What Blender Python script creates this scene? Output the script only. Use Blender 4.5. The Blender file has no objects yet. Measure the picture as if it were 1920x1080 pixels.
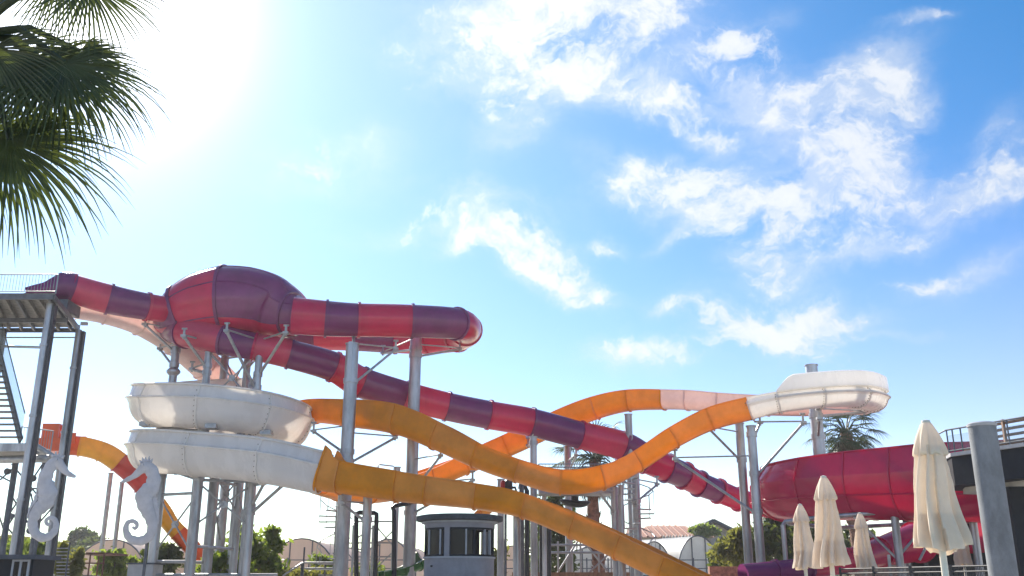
import bpy, math, random
from mathutils import Vector, Matrix
FLARE_HAZE = .0005  # density of the added volume that imitates the flare wash
R = math.radians
rnd = random.Random(7)
scene = bpy.context.scene
COL = scene.collection

# ------------------------------------------------------------------ camera
FPX, EYE = 1800.0, 1.15                     # focal length in 1920-px units, eye height
PITCH = math.atan(0.31)
CP, SP = math.cos(PITCH), math.sin(PITCH)
cam_data = bpy.data.cameras.new('camera')
cam_data.sensor_width = 36; cam_data.lens = 36*FPX/1920
cam_data.clip_start = 0.1; cam_data.clip_end = 4000
cam = bpy.data.objects.new('camera', cam_data); COL.objects.link(cam)
cam.location = (0, 0, EYE); cam.rotation_euler = (math.pi/2+PITCH, 0, 0)
scene.camera = cam

def ray(px, py):
    x, y = (px-960)/FPX, (540-py)/FPX
    return Vector((x, CP-y*SP, SP+y*CP))
def P(px, py, d):
    r = ray(px, py)
    return r*(d/r.y)+Vector((0, 0, EYE))
def SZ(n, d): return n*d/FPX*0.985          # a length in photo pixels at distance d, in metres

# ------------------------------------------------------------------ sky, sun, exposure
SUNDIR = ray(165, -15).normalized()
SUN_EL = math.asin(SUNDIR.z); SUN_AZ = math.atan2(SUNDIR.x, SUNDIR.y)   # azimuth clockwise from +Y
scene.view_settings.view_transform = 'Standard'; scene.view_settings.look = 'None'
scene.view_settings.exposure = 1.0; scene.view_settings.gamma = 1.0
scene.view_settings.use_curve_mapping = False
sd = bpy.data.lights.new('sun', 'SUN'); sd.energy = 4.8; sd.angle = R(0.5); sd.color = (1, .93, .82)
so = bpy.data.objects.new('sun', sd); COL.objects.link(so); so.location = SUNDIR*60
so.rotation_euler = SUNDIR.to_track_quat('Z', 'Y').to_euler()

world = bpy.data.worlds.new('World'); scene.world = world; world.use_nodes = True
nt = world.node_tree; nt.nodes.clear()
def node(t, tree=None, **kw):
    n = (tree or nt).nodes.new(t)
    for k, v in kw.items(): setattr(n, k, v)
    return n
def mth(op, a, b=None, c=None, tree=None, clamp=False):
    T = tree or nt
    n = T.nodes.new('ShaderNodeMath'); n.operation = op; n.use_clamp = clamp
    for i, x in enumerate((a, b, c)):
        if x is None: continue
        if isinstance(x, (int, float)): n.inputs[i].default_value = x
        else: T.links.new(x, n.inputs[i])
    return n.outputs[0]
def smooth(x, lo, hi, tree=None):
    T = tree or nt
    n = T.nodes.new('ShaderNodeMapRange'); n.interpolation_type = 'SMOOTHSTEP'
    T.links.new(x, n.inputs[0]); n.inputs[1].default_value = lo; n.inputs[2].default_value = hi
    return n.outputs[0]
def dot(v, c):
    n = nt.nodes.new('ShaderNodeVectorMath'); n.operation = 'DOT_PRODUCT'
    nt.links.new(v, n.inputs[0]); n.inputs[1].default_value = c
    return n.outputs['Value']
def noise(v, scale, detail, rough=.55, col=False, off=(0, 0, 0), sq=(1, 1, 1)):
    m = node('ShaderNodeMapping'); nt.links.new(v, m.inputs[0])
    m.inputs['Location'].default_value = off; m.inputs['Scale'].default_value = sq
    n = node('ShaderNodeTexNoise'); nt.links.new(m.outputs[0], n.inputs['Vector'])
    n.inputs['Scale'].default_value = scale; n.inputs['Detail'].default_value = detail
    n.inputs['Roughness'].default_value = rough
    return n.outputs['Color' if col else 'Fac']
def mixc(f, a, b, tree=None, mode='MIX'):
    T = tree or nt
    n = T.nodes.new('ShaderNodeMix'); n.data_type = 'RGBA'; n.blend_type = mode
    for s, x in ((0, f), (6, a), (7, b)):
        if isinstance(x, (int, float)): n.inputs[s].default_value = x
        elif isinstance(x, tuple): n.inputs[s].default_value = (*x[:3], 1)
        else: T.links.new(x, n.inputs[s])
    return n.outputs[2]

sky = node('ShaderNodeTexSky'); sky.sky_type = 'NISHITA'; sky.sun_disc = False
sky.sun_elevation = SUN_EL; sky.sun_rotation = SUN_AZ
sky.air_density = 1.0; sky.dust_density = 0.14; sky.ozone_density = 2.2; sky.altitude = 20
hs = node('ShaderNodeHueSaturation'); hs.inputs['Saturation'].default_value = 2.0; hs.inputs['Value'].default_value = 1.03
hs.inputs['Hue'].default_value = 0.489
nt.links.new(sky.outputs[0], hs.inputs['Color'])
geo = node('ShaderNodeTexCoord'); DIR = geo.outputs['Generated']
cd = dot(DIR, SUNDIR)
cd0 = mth('MAXIMUM', cd, 0.0)
AUREOLE = [(200.0, 14.0), (40.0, 1.2), (10.0, 2.0), (4.4, 1.45)]
aur = 0.0
for e, k in AUREOLE:
    aur = mth('MULTIPLY_ADD', mth('POWER', cd0, e), k, aur)
zz = dot(DIR, (0, 0, 1))
hz = mth('MULTIPLY', mth('POWER', mth('SUBTRACT', 1.0, mth('MAXIMUM', zz, 0.0)), 5.6), 5.2)
glow = aur
gc = node('ShaderNodeVectorMath', operation='SCALE'); gc.inputs[0].default_value = (1.18, 1.05, .88)
nt.links.new(glow, gc.inputs['Scale'])
addn = node('ShaderNodeVectorMath', operation='ADD')
tint = node('ShaderNodeVectorMath', operation='MULTIPLY'); nt.links.new(hs.outputs[0], tint.inputs[0]); tint.inputs[1].default_value = (.48, .98, 1.10)
nt.links.new(tint.outputs[0], addn.inputs[0]); nt.links.new(gc.outputs[0], addn.inputs[1])
hzv = node('ShaderNodeVectorMath', operation='SCALE'); hzv.inputs[0].default_value = (1.85, .76, .52); nt.links.new(hz, hzv.inputs['Scale'])
add2 = node('ShaderNodeVectorMath', operation='ADD'); nt.links.new(addn.outputs[0], add2.inputs[0]); nt.links.new(hzv.outputs[0], add2.inputs[1])
SKYC = add2.outputs[0]
# clouds: each bank is a soft patch at its own bearing, broken up by fractal noise
warp = noise(DIR, 7.0, 5, .6, col=True)
wv = node('ShaderNodeVectorMath', operation='MULTIPLY_ADD')
nt.links.new(warp, wv.inputs[0]); wv.inputs[1].default_value = (.10, .10, .10)
wsub = node('ShaderNodeVectorMath', operation='ADD'); nt.links.new(DIR, wsub.inputs[0]); wsub.inputs[1].default_value = (-.05, -.05, -.05)
nt.links.new(wsub.outputs[0], wv.inputs[2]); WD = wv.outputs[0]
BANKS = [(1075, 25, 150, 55, 0, 1.), (1110, 115, 70, 40, 30, .8), (985, 75, 60, 55, 60, .8), (1190, 30, 60, 40, 0, .8),
 (820, 110, 120, 55, -20, .36), (990, 235, 80, 45, 30, .42), (1345, 85, 85, 28, 20, .85), (1385, 150, 60, 22, -30, .75),
 (1250, 185, 110, 26, -8, .8), (1335, 248, 40, 16, -20, .75), (1440, 115, 50, 40, 0, .35), (1275, 330, 120, 40, -6, .95), (1310, 375, 95, 40, -20, .8), (1180, 345, 50, 25, 20, .6),
 (1625, 145, 75, 45, 35, 1.), (1680, 190, 40, 40, 0, .7), (1560, 250, 95, 55, -40, 1.), (1460, 205, 70, 35, -20, .9), (1600, 310, 80, 40, -10, .85),
 (1490, 365, 75, 26, 10, .8), (1450, 440, 45, 45, -60, .7), (1445, 500, 60, 34, -20, .75), (1640, 462, 100, 22, 8, .75), (1560, 400, 80, 40, 0, .4),
 (1740, 375, 90, 36, 0, .8), (1870, 350, 80, 36, 10, .85), (1890, 265, 60, 36, 0, .5), (1760, 525, 50, 14, 0, .55), (1855, 500, 60, 26, 20, .5),
 (950, 465, 85, 32, -15, .82), (1035, 505, 70, 32, -35, .75), (1110, 555, 55, 18, -10, .6), (850, 465, 60, 20, 20, .5), (930, 375, 120, 28, -15, .4), (770, 420, 120, 35, 10, .33),
 (1365, 610, 70, 24, -15, .75), (1255, 670, 130, 30, 0, .6), (1480, 640, 80, 30, -20, .6), (1565, 595, 75, 18, 5, .75), (1140, 655, 60, 20, 10, .5), (1700, 622, 70, 12, -5, .5),
 (1270, 440, 40, 14, 20, .5), (1130, 455, 40, 10, 0, .45), (1700, 20, 40, 10, 0, .5), (1260, 580, 30, 9, 0, .5), (620, 290, 120, 60, 20, .3), (1040, 170, 120, 40, 0, .4), (1500, 560, 200, 40, 0, .22)]
acc = 0.0
for px, py, rx, ry, rot, amp in BANKS:
    c = ray(px, py).normalized()
    e1 = c.cross(Vector((0, 0, 1))).normalized(); e2 = e1.cross(c)
    k = ray(px, py).length; a = R(rot)
    f1 = (e1*math.cos(a)+e2*math.sin(a))*(FPX*k/(rx*1.15)); f2 = (e2*math.cos(a)-e1*math.sin(a))*(FPX*k/(ry*1.12))
    x1 = dot(WD, f1); x2 = dot(WD, f2)
    q = mth('MULTIPLY_ADD', x2, x2, mth('MULTIPLY', x1, x1))
    acc = mth('MULTIPLY_ADD', mth('POWER', .42, q), amp, acc)
cdir = Vector((0, CP, SP))
inside = smooth(dot(DIR, cdir), .70, .80)
macro_f = mth('MULTIPLY', mth('MINIMUM', mth('POWER', mth('MAXIMUM', acc, 0.0), .8), .98), inside)
low = smooth(noise(DIR, 3.2, 2), .5, .72)
macro = mth('ADD', macro_f, mth('MULTIPLY', mth('MULTIPLY', low, .9), mth('SUBTRACT', 1.0, inside)))
fb = noise(WD, 16.0, 12, .60, sq=(1, 1, 1.45)); fb2 = noise(WD, 60.0, 10, .62, off=(3, 1, 2), sq=(1, 1, 1.3)); fb3 = noise(WD, 9.0, 8, .62, off=(7, 3, 5), sq=(1, 1, 2.2))
t1 = mth('MULTIPLY', mth('SUBTRACT', fb, .5), 3.4)
tex = mth('MULTIPLY_ADD', mth('SUBTRACT', fb2, .5), 1.7, t1)
gain = mth('POWER', mth('MAXIMUM', macro, 0.0), .5)
vt = mth('MULTIPLY', mth('SUBTRACT', fb3, .5), 3.6)
veil = mth('MULTIPLY', smooth(mth('MULTIPLY', macro, mth('MULTIPLY_ADD', vt, .9, mth('MULTIPLY_ADD', tex, .25, 1.0))), .04, 1.15), .52)
core = mth('MULTIPLY', smooth(mth('MULTIPLY_ADD', tex, gain, mth('MULTIPLY', macro, .80)), .40, 1.05), .60)
cov = mth('SUBTRACT', 1.0, mth('MULTIPLY', mth('SUBTRACT', 1.0, veil), mth('SUBTRACT', 1.0, core)))
shade = smooth(tex, -.9, .9)
CLOUDK = 6.0
ccol = mixc(shade, (CLOUDK*.86, CLOUDK*.93, CLOUDK*1.02), (CLOUDK*1.12, CLOUDK*1.12, CLOUDK*1.1))
cadd = node('ShaderNodeVectorMath', operation='ADD'); nt.links.new(ccol, cadd.inputs[0]); nt.links.new(gc.outputs[0], cadd.inputs[1])
final = mixc(cov, SKYC, cadd.outputs[0])
bg = node('ShaderNodeBackground'); bg.inputs['Strength'].default_value = 0.074
nt.links.new(final, bg.inputs[0])
wo = node('ShaderNodeOutputWorld'); nt.links.new(bg.outputs[0], wo.inputs[0])

# ------------------------------------------------------------------ materials
def mat(name, base, rough=.5, metal=0., trans=0., var=.12, scale=3., bump=0., bscale=30., coat=0., tcol=None, streak=0., spec=.5, tone=0., grime=0.):
    m = bpy.data.materials.new(name); m.use_nodes = True; T = m.node_tree
    b = T.nodes['Principled BSDF']; out = T.nodes['Material Output']
    tc = T.nodes.new('ShaderNodeTexCoord')
    mp = T.nodes.new('ShaderNodeMapping'); T.links.new(tc.outputs['Object'], mp.inputs[0])
    if streak: mp.inputs['Scale'].default_value = (1, 1, 1-streak)
    n = T.nodes.new('ShaderNodeTexNoise'); T.links.new(mp.outputs[0], n.inputs[0])
    n.inputs['Scale'].default_value = scale; n.inputs['Detail'].default_value = 6; n.inputs['Roughness'].default_value = .65
    lo = tuple(max(0, c*(1-var*1.6)) for c in base); hi = tuple(min(1, c*(1+var)) for c in base)
    s = smooth(n.outputs['Fac'], .3, .7, T)
    c = mixc(s, lo, hi, T); T.links.new(c, b.inputs['Base Color'])
    b.inputs['Metallic'].default_value = metal
    b.inputs['Specular IOR Level'].default_value = spec
    oi = T.nodes.new('ShaderNodeObjectInfo')
    if tone:
        hv = T.nodes.new('ShaderNodeHueSaturation'); T.links.new(c, hv.inputs['Color'])
        T.links.new(mth('MULTIPLY_ADD', oi.outputs['Random'], tone, 1-tone*.6, tree=T), hv.inputs['Value'])
        T.links.new(mth('MULTIPLY_ADD', oi.outputs['Random'], -.12, 1.04, tree=T), hv.inputs['Saturation'])
        c = hv.outputs[0]
    if grime:
        m3 = T.nodes.new('ShaderNodeMapping'); T.links.new(tc.outputs['Object'], m3.inputs[0]); m3.inputs['Scale'].default_value = (1, 1, .18)
        g = T.nodes.new('ShaderNodeTexNoise'); T.links.new(m3.outputs[0], g.inputs[0]); g.inputs['Scale'].default_value = 5.5; g.inputs['Detail'].default_value = 8; g.inputs['Roughness'].default_value = .7
        gf = mth('MULTIPLY', smooth(g.outputs['Fac'], .52, .74, T), grime, tree=T)
        c = mixc(gf, c, tuple(x*.55+.02 for x in base), T)
    if tone or grime: T.links.new(c, b.inputs['Base Color'])
    r = mth('MULTIPLY_ADD', n.outputs['Fac'], .25*rough, rough*.85, tree=T); T.links.new(r, b.inputs['Roughness'])
    if coat: b.inputs['Coat Weight'].default_value = coat; b.inputs['Coat Roughness'].default_value = .08
    if bump:
        n2 = T.nodes.new('ShaderNodeTexNoise'); T.links.new(mp.outputs[0], n2.inputs[0]); n2.inputs['Scale'].default_value = bscale; n2.inputs['Detail'].default_value = 4
        bp = T.nodes.new('ShaderNodeBump'); bp.inputs['Strength'].default_value = bump; bp.inputs['Distance'].default_value = .03
        T.links.new(n2.outputs['Fac'], bp.inputs['Height']); T.links.new(bp.outputs[0], b.inputs['Normal'])
    if trans:
        tr = T.nodes.new('ShaderNodeBsdfTranslucent')
        if tcol: tr.inputs[0].default_value = (*tcol, 1)
        else: T.links.new(c, tr.inputs[0])
        mx = T.nodes.new('ShaderNodeMixShader'); mx.inputs[0].default_value = trans
        T.links.new(b.outputs[0], mx.inputs[1]); T.links.new(tr.outputs[0], mx.inputs[2]); T.links.new(mx.outputs[0], out.inputs[0])
    return m
def glass_mat(name, tint, opacity, rough=.05):
    m = bpy.data.materials.new(name); m.use_nodes = True; T = m.node_tree
    b = T.nodes['Principled BSDF']; out = T.nodes['Material Output']
    b.inputs['Base Color'].default_value = (*tint, 1); b.inputs['Roughness'].default_value = rough; b.inputs['Specular IOR Level'].default_value = .15
    t = T.nodes.new('ShaderNodeBsdfTransparent'); mx = T.nodes.new('ShaderNodeMixShader'); mx.inputs[0].default_value = opacity
    T.links.new(t.outputs[0], mx.inputs[1]); T.links.new(b.outputs[0], mx.inputs[2]); T.links.new(mx.outputs[0], out.inputs[0])
    return m
M = {}
M['red'] = mat('red_gelcoat', (.62, .014, .095), .22, trans=.25, var=.10, scale=1.2, coat=.15, tcol=(.78, .03, .20), tone=.16, grime=.3, bump=.02, bscale=5)
M['purple'] = mat('purple_gelcoat', (.20, .022, .14), .25, trans=.18, var=.12, scale=1.2, coat=.15, tcol=(.40, .08, .28), tone=.16, grime=.3, bump=.02, bscale=5)
M['magenta'] = mat('magenta_gelcoat', (.60, .012, .12), .2, trans=.42, var=.12, scale=.9, coat=.3, tcol=(.85, .05, .17), tone=.08, grime=.25, bump=.02, bscale=4)
M['orange'] = mat('orange_gelcoat', (.84, .34, .008), .36, spec=.3, trans=.32, tone=.05, grime=.18, var=.12, scale=1.3, tcol=(.95, .47, .02), bump=.02, bscale=5)
M['yellow'] = mat('yellow_gelcoat', (.82, .40, .02), .3, trans=.2, var=.08, scale=1.5)
M['orange_red'] = mat('orange_red_gelcoat', (.72, .10, .012), .3, trans=.2, var=.1, scale=1.5)
M['crimson'] = mat('crimson_gelcoat', (.50, .025, .02), .3, trans=.15, var=.1, scale=1.5)
M['white'] = mat('white_gelcoat', (.86, .83, .79), .28, trans=.38, var=.04, scale=1.4, tcol=(1., .97, .93), streak=.6, grime=.10)
M['pinkwhite'] = mat('pink_white_gelcoat', (.82, .70, .66), .28, trans=.42, var=.06, scale=1.4, tcol=(.95, .74, .68))
M['steel'] = mat('galvanised_steel', (.42, .43, .45), .42, metal=.72, tone=.15, grime=.45, var=.24, scale=2.2, bump=.05, bscale=60, streak=.75)
M['thin_steel'] = mat('galvanised_pipe', (.40, .41, .42), .45, metal=.6, var=.15, scale=6)
M['dark_steel'] = mat('painted_steel', (.10, .11, .13), .5, metal=.2, var=.2, scale=4)
M['deck'] = mat('deck_metal', (.20, .19, .17), .6, metal=.3, var=.25, scale=5, bump=.1)
M['black'] = mat('black_plastic', (.018, .02, .026), .4, var=.3, scale=6)
M['bolt'] = mat('bolt_metal', (.25, .2, .15), .5, metal=.6)
M['grey_paint'] = mat('grey_render', (.28, .265, .275), .75, grime=.3, var=.08, scale=3, bump=.15, bscale=80)
M['grey_light'] = mat('pale_grey_render', (.40, .40, .41), .7, var=.08, scale=3, bump=.1, bscale=80)
M['charcoal'] = mat('charcoal_cladding', (.014, .017, .023), .6, spec=.2, var=.15, scale=4, bump=.05)
M['roof_felt'] = mat('dark_roof_felt', (.06, .065, .07), .8, var=.25, scale=6, bump=.2)
M['sculpt'] = mat('white_painted_sculpture', (.56, .54, .55), .7, var=.07, scale=4, bump=.3, bscale=9)
M['canvas'] = mat('cream_canvas', (.86, .76, .64), .85, grime=.12, trans=.42, var=.05, scale=5, bump=.12, bscale=70, tcol=(.95, .83, .68))
M['cream_metal'] = mat('cream_pole', (.72, .66, .55), .4, var=.05)
M['concrete'] = mat('column_concrete', (.19, .205, .22), .75, grime=.5, var=.2, scale=2.5, bump=.25, bscale=55, streak=.5)
M['soffit'] = mat('pale_soffit', (.50, .47, .42), .8, var=.08)
M['wood'] = mat('brown_wood', (.28, .15, .08), .6, var=.2, scale=8, streak=.7)
M['leaf'] = mat('broad_leaf', (.065, .11, .02), .5, trans=.45, var=.5, scale=.9, tcol=(.32, .42, .05))
M['leaf_dark'] = mat('dark_leaf', (.045, .075, .022), .55, trans=.35, var=.45, scale=.8, tcol=(.16, .21, .03))
M['leaf_olive'] = mat('olive_leaf', (.09, .105, .025), .55, trans=.4, var=.45, scale=.8, tcol=(.30, .30, .05))
M['palm'] = mat('palm_leaf', (.06, .072, .03), .45, trans=.22, var=.4, scale=2.5, tcol=(.15, .19, .03))
M['palm_far'] = mat('palm_leaf_distant', (.05, .075, .035), .5, trans=.2, var=.4, scale=1.5, tcol=(.12, .16, .03))
M['thatch'] = mat('dry_palm_skirt', (.16, .115, .07), .85, trans=.15, var=.4, scale=5)
M['bark'] = mat('tree_bark', (.14, .10, .07), .9, var=.35, scale=6, bump=.6, bscale=25)
M['palm_bark'] = mat('palm_bark', (.22, .12, .08), .9, var=.35, scale=5, bump=.5, bscale=20)
M['shade_strip'] = mat('post_shade_dark', (.045, .048, .06), .5, metal=.2, var=.2, scale=4)  # near-black colour standing in for the shaded half of the tower posts
M['film'] = mat('greenhouse_film', (.62, .52, .44), .5, trans=.5, var=.12, scale=.8, tcol=(.8, .66, .55), streak=.6)
M['film_white'] = mat('white_greenhouse_film', (.70, .68, .64), .5, trans=.4, var=.12, scale=.8, tcol=(.8, .78, .72))
M['rust'] = mat('rusty_steel', (.16, .07, .05), .8, var=.3, scale=8)
M['tile'] = mat('clay_tile', (.34, .15, .10), .85, var=.3, scale=6, bump=.3)
M['plaster'] = mat('cream_plaster', (.48, .43, .37), .85, var=.1, scale=2)
M['slate'] = mat('grey_sheet_roof', (.07, .08, .10), .7, var=.2, scale=3)
M['green'] = mat('green_slide_gelcoat', (.02, .11, .02), .35, trans=.1, var=.1)
M['blue'] = mat('blue_slide_gelcoat', (.04, .12, .20), .35, var=.1)
M['paving'] = mat('pale_paving', (.54, .49, .42), .8, var=.1, scale=.8, bump=.1)
M['water'] = mat('pool_water', (.05, .28, .36), .08, var=.1, scale=.4, bump=.2, bscale=3)
M['soil'] = mat('dry_grass_hill', (.19, .155, .06), .95, var=.4, scale=.15, bump=.5, bscale=2)
M['hill'] = mat('wooded_hill', (.05, .075, .045), .95, var=.4, scale=.06, bump=.6, bscale=.8)
M['rail'] = mat('rail_steel', (.32, .34, .35), .4, metal=.7, var=.1)
M['dark_glass'] = glass_mat('tinted_glass', (.010, .012, .018), .95, .12)
M['clear_glass'] = glass_mat('clear_glass', (.3, .42, .45), .25)

# ------------------------------------------------------------------ mesh helpers
ORG = {}
class MB:
    def __init__(s): s.v = []; s.f = []
    def ring(s, pts):
        i = len(s.v); s.v.extend(Vector(p) for p in pts); return list(range(i, i+len(pts)))
    def skin(s, rings, closed=True, cap=True):
        ids = [s.ring(r) for r in rings]; n = len(ids[0])
        for a, b in zip(ids, ids[1:]):
            for k in range(n if closed else n-1):
                s.f.append((a[k], a[(k+1) % n], b[(k+1) % n], b[k]))
        if cap and closed:
            s.f.append(tuple(reversed(ids[0]))); s.f.append(tuple(ids[-1]))
        return s
    def beam(s, p, q, r, n=8, r2=None):
        p, q = Vector(p), Vector(q); d = (q-p)
        if d.length < 1e-6: return s
        d.normalize()
        a = d.orthogonal().normalized() if abs(d.z) < .999 else Vector((1, 0, 0)); b = d.cross(a)
        r2 = r if r2 is None else r2
        return s.skin([[c+a*rr*math.cos(k*2*math.pi/n)+b*rr*math.sin(k*2*math.pi/n) for k in range(n)] for c, rr in ((p, r), (q, r2))])
    def bar(s, p, q, w, h):
        p, q = Vector(p), Vector(q); d = (q-p).normalized()
        u = Vector((0, 0, 1)) if abs(d.z) < .95 else Vector((0, 1, 0))
        a = d.cross(u).normalized(); b = a.cross(d)
        o = [a*w/2+b*h/2, -a*w/2+b*h/2, -a*w/2-b*h/2, a*w/2-b*h/2]
        return s.skin([[p+k for k in o], [q+k for k in o]])
    def box(s, lo, hi):
        x0, y0, z0 = lo; x1, y1, z1 = hi
        return s.skin([[(x0, y0, z), (x1, y0, z), (x1, y1, z), (x0, y1, z)] for z in (z0, z1)])
    def pipe(s, pts, r, n=8):
        pts = [Vector(p) for p in pts]; rings = []
        rr = r if hasattr(r, '__len__') else [r]*len(pts)
        a = None
        for i, p in enumerate(pts):
            d = (pts[min(i+1, len(pts)-1)]-pts[max(i-1, 0)]).normalized()
            a = d.orthogonal().normalized() if a is None else (a-d*a.dot(d)).normalized()
            b = d.cross(a)
            rings.append([p+(a*math.cos(k*2*math.pi/n)+b*math.sin(k*2*math.pi/n))*rr[i] for k in range(n)])
        return s.skin(rings)
    def lathe(s, c, prof, n=24, a0=0, a1=None):
        c = Vector(c); full = a1 is None; e = a0+2*math.pi if full else a1
        m = n if full else n+1
        rings = [[c+Vector((r*math.cos(a0+(e-a0)*k/n), r*math.sin(a0+(e-a0)*k/n), z)) for k in range(m)] for r, z in prof]
        return s.skin(rings, closed=full, cap=full)
    def build(s, name, m, parent=None, angle=38):
        me = bpy.data.meshes.new(name)
        if parent is None:
            lo = Vector([min(v[i] for v in s.v) for i in range(3)]); hi = Vector([max(v[i] for v in s.v) for i in range(3)])
            o0 = Vector(((lo.x+hi.x)/2, (lo.y+hi.y)/2, lo.z))
        else: o0 = ORG[parent.name]
        me.from_pydata([v-o0 for v in s.v], [], s.f); me.update()
        me.polygons.foreach_set('use_smooth', [True]*len(me.polygons)); me.set_sharp_from_angle(angle=R(angle))
        me.materials.append(M[m] if isinstance(m, str) else m)
        o = bpy.data.objects.new(name, me); COL.objects.link(o)
        if parent is None: o.location = o0
        else: o.parent = parent
        ORG[o.name] = o0
        return o
def thing(name, label, cat, loc, group=None):
    o = bpy.data.objects.new(name, None); COL.objects.link(o); o.location = loc; o.empty_display_size = .3
    ORG[o.name] = Vector(loc); o['label'] = label; o['category'] = cat
    if group: o['group'] = group
    return o
def tag(o, label, cat, group=None):
    o['label'] = label; o['category'] = cat
    if group: o['group'] = group
    return o
def struct(o): o['kind'] = 'structure'; return o
def stuff(o): o['kind'] = 'stuff'; return o
def copy_thing(root, loc, rotz, scale, label):
    c = root.copy(); COL.objects.link(c); c.location = loc; c.rotation_euler = (0, 0, rotz); c.scale = (scale,)*3; c['label'] = label
    for ch in list(root.children):
        d = ch.copy(); COL.objects.link(d); d.parent = c
        for g in list(ch.children):
            e = g.copy(); COL.objects.link(e); e.parent = d
    return c
def catmull(p0, p1, p2, p3, t):
    return .5*((2*p1)+(p2-p0)*t+(2*p0-5*p1+4*p2-p3)*t*t+(3*p1-p0-3*p2+p3)*t**3)
def run_path(ctrl, sub=9):
    """ctrl: list of (Vector, attributes...); yields per control segment a list of (point, attributes)"""
    pts = [c[0] for c in ctrl]; segs = []
    for i in range(len(ctrl)-1):
        a = pts[i-1] if i else pts[0]*2-pts[1]; d = pts[i+2] if i+2 < len(pts) else pts[-1]*2-pts[-2]
        seg = []
        for k in range(sub+1):
            t = k/sub
            at = tuple(x+(y-x)*t for x, y in zip(ctrl[i][1:], ctrl[i+1][1:]))
            seg.append((catmull(a, pts[i], pts[i+1], d, t), at))
        segs.append(seg)
    return segs
def frames(segs):
    """adds side and up vectors, computed over the whole run"""
    flat = [s[0] for sg in segs for s in sg[:-1]]+[segs[-1][-1][0]]
    fr = []
    for i, p in enumerate(flat):
        T = (flat[min(i+1, len(flat)-1)]-flat[max(i-1, 0)]).normalized()
        S = T.cross(Vector((0, 0, 1)))
        S = S.normalized() if S.length > 1e-4 else Vector((1, 0, 0))
        fr.append((T, S, S.cross(T).normalized()))
    out = []; i = 0
    for sg in segs:
        out.append([(p, at, fr[i+k]) for k, (p, at) in enumerate(sg)]); i += len(sg)-1
    return out

# ------------------------------------------------------------------ ground
def sheet(name, m, x0, y0, x1, y1, z):
    b = MB(); b.f.append(tuple(b.ring([(x0, y0, z), (x1, y0, z), (x1, y1, z), (x0, y1, z)])))
    return struct(b.build(name, m))
sheet('ground', 'soil', -1500, -300, 1500, 2500, -.02)
sheet('paved_deck', 'paving', -90, -60, 90, 95, 0)
sheet('pool_water', 'water', -9, 2.2, 9, 11, .004)

# ------------------------------------------------------------------ slide builders
def tube_ring(p, fr, r, n=28):
    T, S, U = fr
    return [p+S*(r*math.cos(2*math.pi*k/n))+U*(r*math.sin(2*math.pi*k/n)) for k in range(n)]
def tube_section(name, seg, m, parent, fl=.06, flmat=None, ends=(True, True)):
    b = MB(); rings = []
    n = len(seg)
    for i, (p, at, fr) in enumerate(seg): rings.append(tube_ring(p, fr, at[0]))
    b.skin(rings, cap=False)
    o = b.build(name, m, parent, 50)
    o['label'] = m.replace('_', ' ')+' tube section'
    if ends[0]:
        p, at, fr = seg[0]; q = MB(); T = fr[0]; r = at[0]
        q.skin([tube_ring(p-T*.05, fr, r+.004), tube_ring(p-T*.05, fr, r+fl), tube_ring(p+T*.05, fr, r+fl), tube_ring(p+T*.05, fr, r+.004)], cap=False)
        q.build('joint_flange', flmat or m, parent, 30)
    return o
def flume_ring(p, at, fr, kind):
    w, h, er, el = at; T, S, U = fr; t = .04
    rb = h*(.66 if kind == 'coil' else .55)
    ex = {'coil': .95, 'bowl': .9}.get(kind, .8)
    top_r, top_l = h/2+er, h/2+el; lip = .06
    def arc(ww, bot, rr, rev):
        A = [math.pi+math.pi*k/16 for k in range(17)]
        L = [(ww*math.copysign(abs(math.cos(a))**ex, math.cos(a)), bot+rr*(1-abs(math.sin(a))**ex)) for a in A]
        return L[::-1] if rev else L
    sl = .03*h if kind == 'flume' else -.10
    if kind == 'bowl': sl = -er; top_r = top_l = h/2; rb = h*.62
    outer = [(-w/2-lip-sl, top_l), (-w/2-lip-sl, top_l-.035), (-w/2-sl, top_l-.04)]
    rd = .09 if kind == 'coil' else .0
    a = arc(w/2, -h/2, rb, False)
    outer += [(-w/2, -h/2+rb+.06), (-w/2-rd, -h/2+rb+.03), (-w/2-rd, -h/2+rb-.02)] + a[1:-1] + [(w/2+rd, -h/2+rb-.02), (w/2+rd, -h/2+rb+.03), (w/2, -h/2+rb+.06)]
    outer += [(w/2+sl, top_r-.04), (w/2+lip+sl, top_r-.035), (w/2+lip+sl, top_r)]
    inner = [(w/2+sl-t, top_r)]+arc(w/2-t, -h/2+t, rb-t, True)+[(-w/2-sl+t, top_l)]
    return [p+S*s+U*u for s, u in outer+inner], len(outer)
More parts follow.
